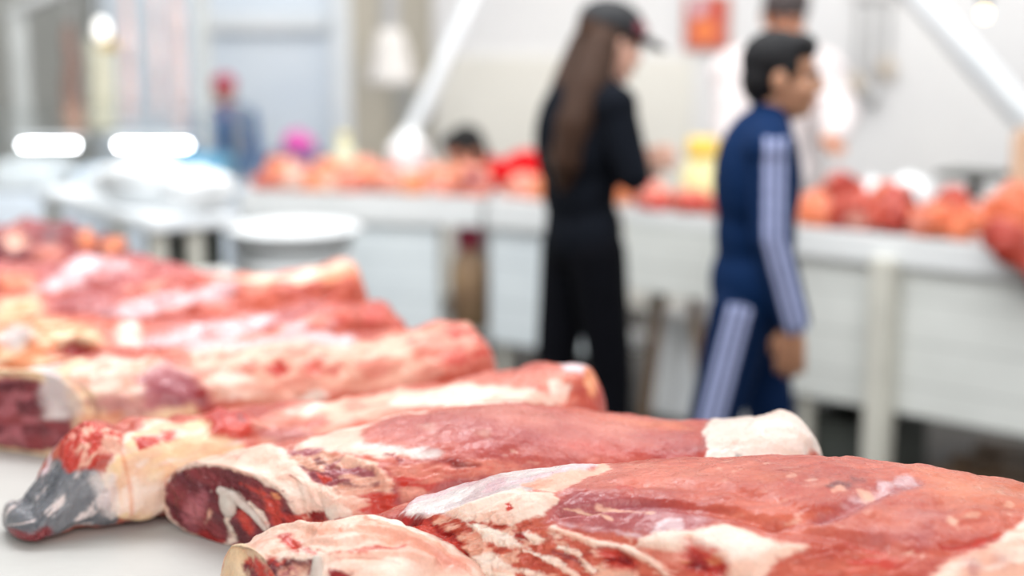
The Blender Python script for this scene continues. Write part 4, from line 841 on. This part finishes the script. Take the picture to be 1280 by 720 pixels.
c = SM @ Vector((.40, .17, .936)); bag(tuple(c), .17, .19, 'bulging white plastic bag on the bright stall counter', seed=12)
c = SM @ Vector((.10, .21, .936)); bag(tuple(c), .12, .16, 'smaller white bag at the counter corner beside the bulging bag', seed=14)
c = SM @ Vector((.75, .18, .936)); bag(tuple(c), .11, .12, 'flat white bag further along the stall counter under the lit tubes', seed=17)

# hanging frame with meat, bulb lamp
t = thing('meat_rack', (-2.42, 7.05, 0), 'pale metal frame carrying hanging meat above the display case', 'rack')
MB().box(-2.44, -2.36, 7.0, 7.05, 0, 1.66, None, .01).build('post', STEEL if False else mat('pale_frame', (.56, .58, .57), .5), t)
MB().capsule((-2.44, 7.03, 1.64), .035, (-1.5, 7.0, 2.05), .035).build('top_bar', bpy.data.materials['pale_frame'], t, True)
MB().box(-1.53, -1.47, 6.98, 7.03, 0, 2.08, None, .01).build('post', bpy.data.materials['pale_frame'], t)
MB().capsule((-2.40, 7.0, 1.645), .012, (-1.5, 7.0, 2.0), .012).build('rail', STEEL, t, True)
hang = [(-2.14, 1.60, 1.06, .045, 'dark', 'dark brown strip of meat hanging by the pale frame post'), (-1.86, 1.80, 1.12, .032, 'pale', 'pink strip of hanging meat next to the white bulb'),
        (-1.72, 1.84, 1.15, .022, 'pale', 'thin pale strip of hanging meat, second after the white bulb'), (-1.62, 1.88, 1.08, .034, 'muscle', 'long pinkish strip of hanging meat closest to the far frame post')]
for i, (x, z1, z0, r, base, lb) in enumerate(hang):
    n, sg = 40, 20; V = []; F = []
    for k in range(n):
        f = k / (n - 1); rr = r * (math.sin(math.pi * (f * .9 + .05)) ** .4) * (.8 + .4 * f)
        for j in range(sg): q = 2 * math.pi * j / sg; V.append((x + rr * math.cos(q), 6.98 + rr * .6 * math.sin(q), z1 + (z0 - z1) * f))
    V = np.array(V); nn = fbm(V * 10, 50 + i, 4); ctr = np.array([x, 6.98, 0]); dv = V - ctr; dv[:, 2] = 0; V += dv * (nn * .6)[:, None]
    for k in range(n - 1):
        for j in range(sg): F.append((k * sg + j, k * sg + (j + 1) % sg, (k + 1) * sg + (j + 1) % sg, (k + 1) * sg + j))
    F += [tuple(range(sg)), tuple((n - 1) * sg + j for j in range(sg))[::-1]]
    me = MB().add(V, F).mesh('meat'); k2 = np.clip(.5 + .8 * nn, 0, 1)[:, None]; cA = np.array([.62, .44, .41]) * (1 - k2) + np.array([.72, .62, .62]) * k2
    if base == 'dark': cA = np.array([.20, .12, .10]) * (1 - k2) + np.array([.34, .22, .18]) * k2; lo = smooth(1.25, 1.15, V[:, 2])[:, None]; cA = cA * (1 - lo) + np.array([.62, .36, .26]) * lo
    set_color(me, cA); at = me.attributes.new('wet', 'FLOAT', 'POINT'); at.data.foreach_set('value', np.full(len(V), .4, np.float32))
    t = thing('hanging_meat', (x, 6.98, z0), lb, 'meat', 'meat strips on the pale frame'); link('strip', me, MEAT, t)
    MB().tube([(x, 6.98, z1 - .02), (x, 6.98, z1 + .05), (x + .02, 6.99, z1 + .08), (x, 7.0, z1 + .10)], .006, 8).build('hook', STEEL, t, True)
t = thing('towel', (-1.98, 6.94, 1.08), 'cream cloth hanging below the white bulb on the pale frame', 'cloth')
V = []; F = []
for k in range(30):
    for j in range(24):
        a = j / 23; V.append((-2.045 + .13 * a, 6.94 + .012 * math.sin(a * 14 + k * .1), 1.52 - .44 * k / 29))
for k in range(29):
    for j in range(23): F.append((k * 24 + j, k * 24 + j + 1, (k + 1) * 24 + j + 1, (k + 1) * 24 + j))
me = MB().add(V, F).mesh('cloth'); o = link('cloth', me, mat('cream_cloth', (.66, .64, .52), .8, (.58, .56, .44), 10), t); sd = o.modifiers.new('s', 'SOLIDIFY'); sd.thickness = .006
MB().tube([(-1.98, 6.94, 1.51), (-1.98, 6.97, 1.77)], .006, 8).build('loop', STEEL, t, True)
t = thing('bulb_lamp', (-1.845, 6.5, 1.50), 'round white bulb lamp with an amber collar hanging over the display case', 'lamp')
MB().ell(np.array((-1.845, 6.5, 1.565)), (.032, .032, .05)).build('bulb', emit('lit_white_bulb', (1, .99, .95), 1.3), t, True)
MB().lathe([(.035, 0), (.045, .01), (.03, .05)], (-1.815, 6.5, 1.475)).build('collar', mat('amber_plastic', (.45, .30, .08), .4), t, True)
MB().tube([(-1.845, 6.5, 1.62), (-1.845, 6.5, 3.6)], .005, 8).build('cord', DARK, t, True)

# bell shade, struts, poster, tools, crate, ball, bulb
t = thing('pendant_lamp', (-.64, 7.6, 1.28), 'white bell shaped shade on a grey rod in front of the beige wall', 'lamp')
MB().lathe([(.03, .29), (.06, .285), (.085, .22), (.12, .08), (.135, .02), (.135, .0), (.12, .0), (.10, .07), (.06, .2), (.03, .25)], (-.64, 7.6, 1.285)).build('shade', mat('shade_white', (.68, .65, .62), .5), t, True)
MB().capsule((-.64, 7.6, 1.56), .045, (-.64, 7.6, 3.6), .045).build('rod', STEEL, t, True)
t = thing('tent_strut', (-.55, 7.0, 0), 'slanting white strut rising behind the cool white counter', 'pole')
MB().capsule((-.98, 7.0, .0 + .04), .04, (-.08, 7.1, 1.95), .04).capsule((-.08, 7.1, 1.95), .04, (.35, 7.15, 2.9), .04).build('pole', CASEWHITE, t, True); MB().lathe([(.09, 0), (.09, .01), (.05, .03)], (-.98, 7.0, 0)).build('foot', STEEL, t, True)
t = thing('tent_strut', (2.6, 6.2, 0), 'slanting white strut above the beige wooden post', 'pole')
MB().capsule((3.30, 6.2, .06), .06, (1.72, 6.2, 1.72), .06).capsule((1.72, 6.2, 1.72), .06, (.6, 6.2, 2.9), .06).build('pole', CASEWHITE, t, True); MB().lathe([(.12, 0), (.12, .012), (.07, .03)], (3.30, 6.2, 0)).build('foot', STEEL, t, True)
t = thing('bulb_lamp', (2.12, 6.5, 1.6), 'warm yellow bulb hanging near the slanting strut', 'lamp')
MB().ell(np.array((2.12, 6.5, 1.635)), (.016, .016, .02)).build('bulb', emit('lit_warm_bulb', (1, .72, .34), 9), t, True)
MB().lathe([(.02, 0), (.025, .05), (.01, .08)], (2.12, 6.5, 1.675)).tube([(2.12, 6.5, 1.74), (2.12, 6.5, 3.6)], .004, 8).build('socket', DARK, t, True)
TW = Vector((3.6 + .46, 7.3 - 8.4, 0)).normalized(); TA = Matrix.Rotation(math.atan2(TW.y, TW.x), 4, 'Z')
PM = Matrix.Translation((1.07, 7.955, 0)) @ TA
t = thing('poster', (1.07, 7.95, 1.46), 'red poster with an orange round picture on the pale tarp wall', 'poster')
pc = MB()
for k in range(41):
    for j in range(41): pass
V = [tuple(PM @ Vector((-.11 + .22 * j / 40, 0, 1.47 + .27 * k / 40))) for k in range(41) for j in range(41)]
F = [(k * 41 + j, k * 41 + j + 1, (k + 1) * 41 + j + 1, (k + 1) * 41 + j) for k in range(40) for j in range(40)]
me = MB().add(V, F).mesh('print'); uu = np.tile(np.linspace(-.11, .11, 41), 41); vv = np.repeat(np.linspace(0, .27, 41), 41)
cA = np.tile(np.array([.55, .10, .07]), (len(uu), 1)); m1 = smooth(.075, .05, np.hypot(uu + .01, vv - .09))[:, None]; cA = cA * (1 - m1) + np.array([.80, .22, .06]) * m1
m2 = smooth(.06, .04, np.hypot((uu + .05) * 1.3, vv - .22))[:, None]; cA = cA * (1 - m2) + np.array([.62, .50, .56]) * m2; set_color(me, cA); link('print', me, painted('poster_print', .6, .05), t)
MB().box(-.125, .125, .002, .014, 1.455, 1.755, PM, .003).build('backing_board', mat('poster_board', (.42, .20, .15), .6), t)
PM2 = Matrix.Translation((1.93, 7.72, 0)) @ TA
t = thing('tool_rack', (1.93, 7.7, 1.25), 'small rack of metal tools hanging on the tarp wall', 'rack')
MB().box(-.12, .12, .0, .02, 1.72, 1.76, PM2).build('rail', STEEL, t)
for x, zz in ((-.08, 1.22), (.0, 1.16), (.08, 1.3)):
    o = MB().capsule(tuple(PM2 @ Vector((x, -.02, zz + .12))), .014, tuple(PM2 @ Vector((x, -.02, 1.70))), .01, 10).build('ladle', STEEL, t, True)
    MB().ell(np.array(PM2 @ Vector((x, -.03, zz + .06))), (.045, .03, .06)).build('ladle_bowl', mat('tan_metal', (.55, .47, .38), .5) if x else STEEL, o, True)
t = thing('crate', (-1.13, 7.5, 0), 'tall blue crate stack behind the cool white counter', 'crate')
for z in (0, .31, .62): MB().box(-1.30, -.96, 7.35, 7.7, z + .004, z + .30, None, .01).build('crate_body', BLUEBOX, t)
V = []; bag((-1.13, 7.5, .922), .09, .12, 'pink bag on the blue crate stack', PINK, 21)

# ---------------------------------------------------------------- people
SKIN = painted('skin', .5, .15, 200, .4, .1)
def unit(v): v = np.asarray(v, float); return v / np.linalg.norm(v)
def rot_to(fwd, up):
    f = unit(fwd); r = unit(np.cross(f, up)); u = np.cross(r, f); return np.stack([r, f, u], 1)    # columns: right, forward, up

def person(label, J, s, fwd, look, up=(0, 0, 1), skin=(.50, .28, .19), jacket=None, pants=None, shoes=(.03, .03, .03), hair=None, cap=None, sleeve='wrist', stripes=False, loose=0., root=None):
    J = {k: np.asarray(v, float) for k, v in J.items()}
    R = rot_to(look, up); H = J['head']; f = unit(fwd); r = unit(np.cross(f, (0, 0, 1)))
    if root is None: root = (J['pelvis'][0], J['pelvis'][1], 0)
    t = thing('person', tuple(root), label, 'person')
    Lc = lambda x, y, z: H + R @ (np.array([x, y, z]) * s)
    Bt = rot_to(f, J['chest'] - J['pelvis'])
    def torso(mb, g):
        mb.ell(J['chest'], (.155 * s + g, .105 * s + g, .19 * s + g), Bt); mb.ell((J['chest'] * .5 + J['pelvis'] * .5), (.135 * s + g, .095 * s + g, .17 * s + g), Bt)
        mb.ell(J['pelvis'], (.15 * s + g, .10 * s + g, .13 * s + g), rot_to(f, (0, 0, 1)))
        mb.capsule(J['shR'], .055 * s + g, J['shL'], .055 * s + g); mb.capsule(J['shR'], .05 * s + g, J['neck'], .05 * s + g); mb.capsule(J['shL'], .05 * s + g, J['neck'], .05 * s + g)
    def arm(mb, q, g, end=1.):
        mb.capsule(J['sh' + q], .05 * s + g, J['el' + q], .04 * s + g); w = J['el' + q] + (J['wr' + q] - J['el' + q]) * end; mb.capsule(J['el' + q], .04 * s + g, w, (.027 if end == 1 else .033) * s + g)
    def leg(mb, q, g, end=1.):
        mb.capsule(J['hip' + q], .082 * s + g, J['kn' + q], .055 * s + g); w = J['kn' + q] + (J['an' + q] - J['kn' + q]) * end; mb.capsule(J['kn' + q], .055 * s + g, w, .038 * s + g * 1.3)
    def foot(mb, q, g):
        a = J['an' + q]; d = J.get('toe' + q, f); mb.capsule(a + d * -.03 * s + np.array([0, 0, -.04 * s]), .034 * s + g, a + d * .15 * s + np.array([0, 0, -.052 * s]), .026 * s + g)
    b = MB()
    b.ell(Lc(0, -.012, .03), np.array((.075, .094, .088)) * s, R); b.ell(Lc(0, .028, -.035), np.array((.058, .066, .082)) * s, R); b.ell(Lc(0, .06, -.085), np.array((.03, .026, .022)) * s, R)
    b.capsule(Lc(0, .083, .012), .011 * s, Lc(0, .102, -.020), .014 * s); b.ell(Lc(0, .09, -.058), np.array((.024, .012, .012)) * s, R); b.ell(Lc(0, .082, .02), np.array((.055, .014, .012)) * s, R)
    for q in (-1, 1): b.ell(Lc(q * .076, -.005, -.01), np.array((.012, .022, .034)) * s, R); b.ell(Lc(q * .038, .062, -.03), np.array((.024, .022, .022)) * s, R)
    b.capsule(J['neck'], .054 * s, Lc(0, -.02, -.06), .05 * s); torso(b, 0)
    for q in 'RL':
        arm(b, q, 0); leg(b, q, 0); foot(b, q, 0)
        w = J['wr' + q]; d = unit(J.get('hd' + q, w - J['el' + q])); pn = unit(J.get('pn' + q, f)); sd = unit(np.cross(d, pn)); pn = np.cross(sd, d)   # palm normal, side
        b.capsule(w, .026 * s, w + d * .05 * s, .024 * s); b.ell(w + d * .06 * s, np.array((.038, .015, .05)) * s, np.stack([sd, pn, d], 1))
        for i, (o, ln) in enumerate(((-.030, .062), (-.010, .074), (.010, .070), (.029, .055))):
            p = w + (d * .095 + sd * o) * s; m = p + (d * ln * .5 + pn * .010 + sd * o * .15) * s; e = m + (d * ln * .40 + pn * .026) * s
            b.capsule(p - d * .03 * s, .0098 * s, m, .0092 * s, 10); b.capsule(m, .0092 * s, e, .0078 * s, 10)
        k = J.get('th' + q, -1.); p = w + (d * .03 + sd * .026 * k) * s; m = p + (d * .035 + sd * .026 * k + pn * .016) * s; b.capsule(p, .0135 * s, m, .0108 * s, 10); b.capsule(m, .0108 * s, m + (d * .032 + pn * .012) * s, .009 * s, 10)
    me = fused(b, .0052 * s, 3); P = verts_np(me); cA = np.tile(np.array(skin), (len(P), 1)); lc = (P - H) @ R / s
    def dab(c, rad, colr, sq=(1, 1, 1)):
        nonlocal cA
        m = smooth(1.15, .85, np.sqrt((((lc - np.array(c)) / (rad * np.array(sq))) ** 2).sum(1)))[:, None]; cA = cA * (1 - m) + np.array(colr) * m
    dab((0, .095, -.058), .02, (.42, .16, .13), (1.2, 1.2, .45))
    for q in (-1, 1): dab((q * .032, .085, .004), .014, (.75, .72, .68), (1., 1.4, .45)); dab((q * .032, .088, .004), .007, (.03, .02, .015), (1, 2, 1)); dab((q * .034, .085, .024), .022, (.05, .035, .03), (1, 1.5, .28))
    set_color(me, cA); link('body', me, SKIN, t)
    if hair:
        hb = MB(); col, style = hair
        hb.ell(Lc(0, -.022, .042), np.array((.085, .10, .088)) * s, R)
        if style == 'short':
            hb.ell(Lc(0, -.055, -.01), np.array((.078, .062, .075)) * s, R); hb.ell(Lc(0, .035, .085), np.array((.066, .052, .04)) * s, R)
            for q in (-1, 1): hb.capsule(Lc(q * .068, .01, .02), .016 * s, Lc(q * .07, .012, -.012), .01 * s)
        else:
            pts = style
            for (p0, r0), (p1, r1) in zip(pts[:-1], pts[1:]):
                for o in (-1, -.33, .33, 1): hb.capsule(np.array(p0) + r * o * r0 * .9, r0 * .75, np.array(p1) + r * o * r1 * .9, r1 * .75, 14)
        hm = fused(hb, .006, 3); P = verts_np(hm); lc2 = (P - H) @ R / s
        if style == 'short':      # keep the face free
            keep = ~((lc2[:, 1] > .045) & (lc2[:, 2] < .055)); n = np.where(keep, 0, 1)[:, None]; P = P - n * (R @ np.array([0, .05, 0])) * s; hm.vertices.foreach_set('co', P.ravel()); hm.update()
        link('hair', hm, mat('hair_%s' % len(bpy.data.materials), col, .55, tuple(x * .5 for x in col), 30, .4, 80, stretch=(4, 4, .5), spec=.2), t)
    if cap:
        cb = MB(); cb.ell(Lc(0, -.012, .065), np.array((.090, .108, .075)) * s, R); c0 = cap
        m = cb.build('cap', mat('cap_%s' % len(bpy.data.materials), c0['color'], .7), t, True); m['label'] = c0['label']
        if c0.get('brim', True):
            br = MB().ell(Lc(0, .115, .04), np.array((.07, .075, .009)) * s, R @ np.array(Matrix.Rotation(math.radians(-12), 3, 'X'))); br.build('brim', bpy.data.materials[m.data.materials[0].name], m, True)
        if c0.get('badge'):
            MB().ell(Lc(*c0['badge'][1]), np.array((.024, .034, .024)) * s, R).build('badge', mat('badge_red', c0['badge'][0], .6), m, True)
    if jacket:
        jb = MB(); torso(jb, .016 + loose); en = {'wrist': .96, 'elbow': .35}[sleeve]
        for q in 'RL': arm(jb, q, .014 * s + loose * .5, en)
        jb.capsule(J['neck'] + np.array([0, 0, -.02]), .066 * s, J['neck'] * .62 + Lc(0, -.02, -.06) * .38, .058 * s)
        if J.get('hem') is not None: jb.ell(J['pelvis'] + np.array([0, 0, .01]), (.16 * s + .018 + loose, .105 * s + .018 + loose, .15 * s + loose * 3), rot_to(f, (0, 0, 1)))
        jm = fused(jb, .0055 if stripes else .0075, 5)
        if stripes:
            P = verts_np(jm); cA = np.tile(np.array(jacket), (len(P), 1))
            cA = stripe_paint(P, cA, [J['shR'], J['elR'], J['wrR']], unit(-np.array([0, 1., 0])), .017 * s)
            cA = stripe_paint(P, cA, [J['shL'], J['elL'], J['wrL']], unit(np.array([0, 1., 0])), .017 * s)
            set_color(jm, cA); link('jacket', jm, painted('tracksuit', .85, .2, 60, .15), t)
        else: link('jacket', jm, cloth('top_%s' % len(bpy.data.materials), jacket), t)
    if pants:
        pb = MB(); pb.ell(J['pelvis'] - np.array([0, 0, .03]), (.153 * s + .008, .102 * s + .006, .125 * s), rot_to(f, (0, 0, 1)))
        for q in 'RL': leg(pb, q, .012 * s, .97)
        pm = fused(pb, .0055 if stripes else .0075, 5)
        if stripes:
            P = verts_np(pm); cA = np.tile(np.array(pants), (len(P), 1))
            cA = stripe_paint(P, cA, [J['hipR'], J['knR'], J['anR']], unit(np.array([-.35, -1., 0])), .019 * s)
            cA = stripe_paint(P, cA, [J['hipL'], J['knL'], J['anL']], unit(np.array([0, 1., 0])), .019 * s); set_color(pm, cA); link('trousers', pm, painted('tracksuit_legs', .85, .2, 60, .15), t)
        else: link('trousers', pm, cloth('trousers_%s' % len(bpy.data.materials), pants), t)
    for q in 'RL':
        sb = MB(); foot(sb, q, .010 * s); link('shoe', fused(sb, .006, 3), mat('shoe_%s' % len(bpy.data.materials), shoes, .6), t)
    return t

def stripe_paint(P, col, chain, out, pitch):
    """three pale bands running down the outer side of a limb"""
    best = np.full(len(P), 1e9); lat = np.zeros(len(P)); side = np.zeros(len(P)); n = len(chain) - 1
    for k, (a, b) in enumerate(zip(chain[:-1], chain[1:])):
        a, b = np.asarray(a), np.asarray(b); e = b - a; tt = ((P - a) @ e) / (e @ e)
        t = np.clip(tt, 0, 1); Q = a + t[:, None] * e; d = np.linalg.norm(P - Q, axis=1); m = d < best
        o = out - e * (out @ e) / (e @ e)
        o = unit(o if np.linalg.norm(o) > .2 else np.array([0, 0, 1.])); w = unit(np.cross(unit(e), o)); best[m] = d[m]; lat[m] = ((P - Q) @ w)[m]; side[m] = ((P - Q) @ o)[m]
    on = (side > .0) & (best < .12) & (P[:, 2] < max(c[2] for c in chain) + .035)
    band = np.minimum.reduce([np.abs(lat - c * pitch * 1.3) for c in (-1, 0, 1)]); m = (smooth(pitch * .52, pitch * .36, band) * on)[:, None]
    return col * (1 - m) + np.array([.40, .45, .70]) * m

# woman in black, seen from behind and the side
f = np.array([.94, .34, 0]); r = np.array([.34, -.94, 0]); o = np.array([.225, 4.45, 0])
def W(a, b, z): return o + f * a + r * b + np.array([0, 0, z])
J = dict(head=W(.085, 0, 1.515), neck=W(.03, 0, 1.385), chest=W(-.03, 0, 1.22), pelvis=W(.0, 0, .935), shR=W(.03, .165, 1.335), shL=W(.03, -.165, 1.335), elR=W(.075, .21, 1.13), wrR=W(.145, .03, 1.12), elL=W(.07, -.2, 1.10), wrL=W(.17, -.05, 1.14),
         hipR=W(.01, .085, .88), hipL=W(-.01, -.085, .88), knR=W(.06, .10, .47), knL=W(-.055, -.09, .48), anR=W(.06, .10, .075), anL=W(-.15, -.09, .075), toeR=f, toeL=f)
person('person in a black jacket, dark cap and long brown hair standing at the counter', J, 1.0, f, (.93, .36, -.25), skin=(.62, .36, .27), jacket=(.006, .008, .013), pants=(.003, .0035, .006),
       hair=((.062, .030, .018), [(W(.03, .0, 1.52), .07), (W(-.02, .02, 1.40), .082), (W(-.07, .03, 1.28), .085), (W(-.09, .03, 1.17), .075), (W(-.085, .03, 1.08), .04)]),
       cap=dict(color=(.012, .013, .016), label='black cap with a dark red badge', badge=((.16, .02, .035), (.062, .05, .065))))

# boy in a striped navy tracksuit
f = np.array([1., .0, 0])
J = dict(head=(.708, 3.75, 1.440), neck=(.668, 3.75, 1.315), chest=(.648, 3.75, 1.165), pelvis=(.648, 3.75, .885), shR=(.655, 3.60, 1.262), shL=(.655, 3.90, 1.262), elR=(.655, 3.565, 1.045), wrR=(.722, 3.57, .822), hdR=(-.05, .05, -1), elL=(.62, 3.94, 1.04), wrL=(.70, 3.93, .83),
         hipR=(.61, 3.68, .83), hipL=(.66, 3.82, .83), knR=(.525, 3.68, .47), knL=(.725, 3.83, .47), anR=(.37, 3.69, .11), anL=(.73, 3.84, .07), toeR=unit((1, 0, -.45)), toeL=f, hem=1, thR=-1., pnR=(.3, 1, 0))
person('boy with short black hair in a navy tracksuit with pale side stripes', J, .95, f, (.97, -.22, -.06), skin=(.46, .235, .14), jacket=(.0006, .016, .066), pants=(.0006, .012, .052), hair=((.012, .012, .014), 'short'), stripes=True, shoes=(.5, .5, .52))

# butcher in the white coat behind the counter
f = np.array([0, -1., 0])
J = dict(head=(1.112, 5.90, 1.615), neck=(1.105, 5.97, 1.46), chest=(1.105, 5.97, 1.28), pelvis=(1.105, 6.0, .98), shR=(.925, 5.97, 1.385), shL=(1.285, 5.97, 1.385), elR=(.90, 5.88, 1.15), wrR=(.99, 5.75, 1.06), elL=(1.36, 5.88, 1.22), wrL=(1.295, 5.74, 1.15),
         hipR=(1.01, 6.0, .92), hipL=(1.20, 6.0, .92), knR=(1.01, 5.99, .50), knL=(1.20, 5.99, .50), anR=(1.01, 6.0, .08), anL=(1.20, 6.0, .08), toeR=f, toeL=f, hem=1)
person('butcher in a white coat and dark cap, working behind the boarded counter', J, 1.05, f, (.15, -1, -.45), skin=(.52, .21, .11), jacket=(.80, .74, .74), pants=(.05, .06, .08), hair=((.02, .017, .015), 'short'), loose=.03, cap=dict(color=(.06, .045, .045), label='dark flat cap', brim=False))

# stooping person in red
f = unit((-.75, -.66, 0)); dz = unit((-.55, -.45, .35))
J = dict(head=(-.20, 6.05, 1.045), neck=(-.11, 6.13, .975), chest=(.06, 6.26, .89), pelvis=(.33, 6.45, .90), shR=(-.10, 6.25, .93), shL=(.03, 6.13, .925), elR=(-.22, 6.20, .955), wrR=(-.28, 6.03, .955), elL=(-.06, 5.98, .955), wrL=(-.17, 5.86, .955),
         hipR=(.30, 6.52, .86), hipL=(.40, 6.42, .86), knR=(.30, 6.54, .47), knL=(.41, 6.44, .47), anR=(.30, 6.56, .075), anL=(.42, 6.46, .075), toeR=f, toeL=f)
person('person with black hair in a bright red top, stooping over the meat', J, .9, f, (-.85, -.5, -.55), skin=(.58, .30, .20), jacket=(.62, .008, .012), pants=(.03, .03, .04), hair=((.012, .012, .012), 'short'))

# far person with a pink hat
f = unit((.2, -1, 0)); x = -1.655; y = 8.25
J = dict(head=(x, y, 1.215), neck=(x, y + .02, 1.110), chest=(x, y + .02, 0.980), pelvis=(x, y + .02, 0.750), shR=(x - .13, y + .02, 1.060), shL=(x + .13, y + .02, 1.060), elR=(x - .17, y - .02, 0.880), wrR=(x - .15, y - .10, 0.750), elL=(x + .17, y - .02, 0.880), wrL=(x + .15, y - .10, 0.750),
         hipR=(x - .06, y, 0.700), hipL=(x + .06, y, 0.700), knR=(x - .06, y, .36), knL=(x + .06, y, .36), anR=(x - .06, y, .062), anL=(x + .06, y, .062), toeR=f, toeL=f)
person('small far person in a pink hat and blue jacket beyond the display case', J, .76, f, f, skin=(.55, .25, .18), jacket=(.02, .12, .32), pants=(.03, .04, .06), hair=((.03, .02, .02), 'short'), cap=dict(color=(.62, .02, .10), label='bright pink hat', brim=False))
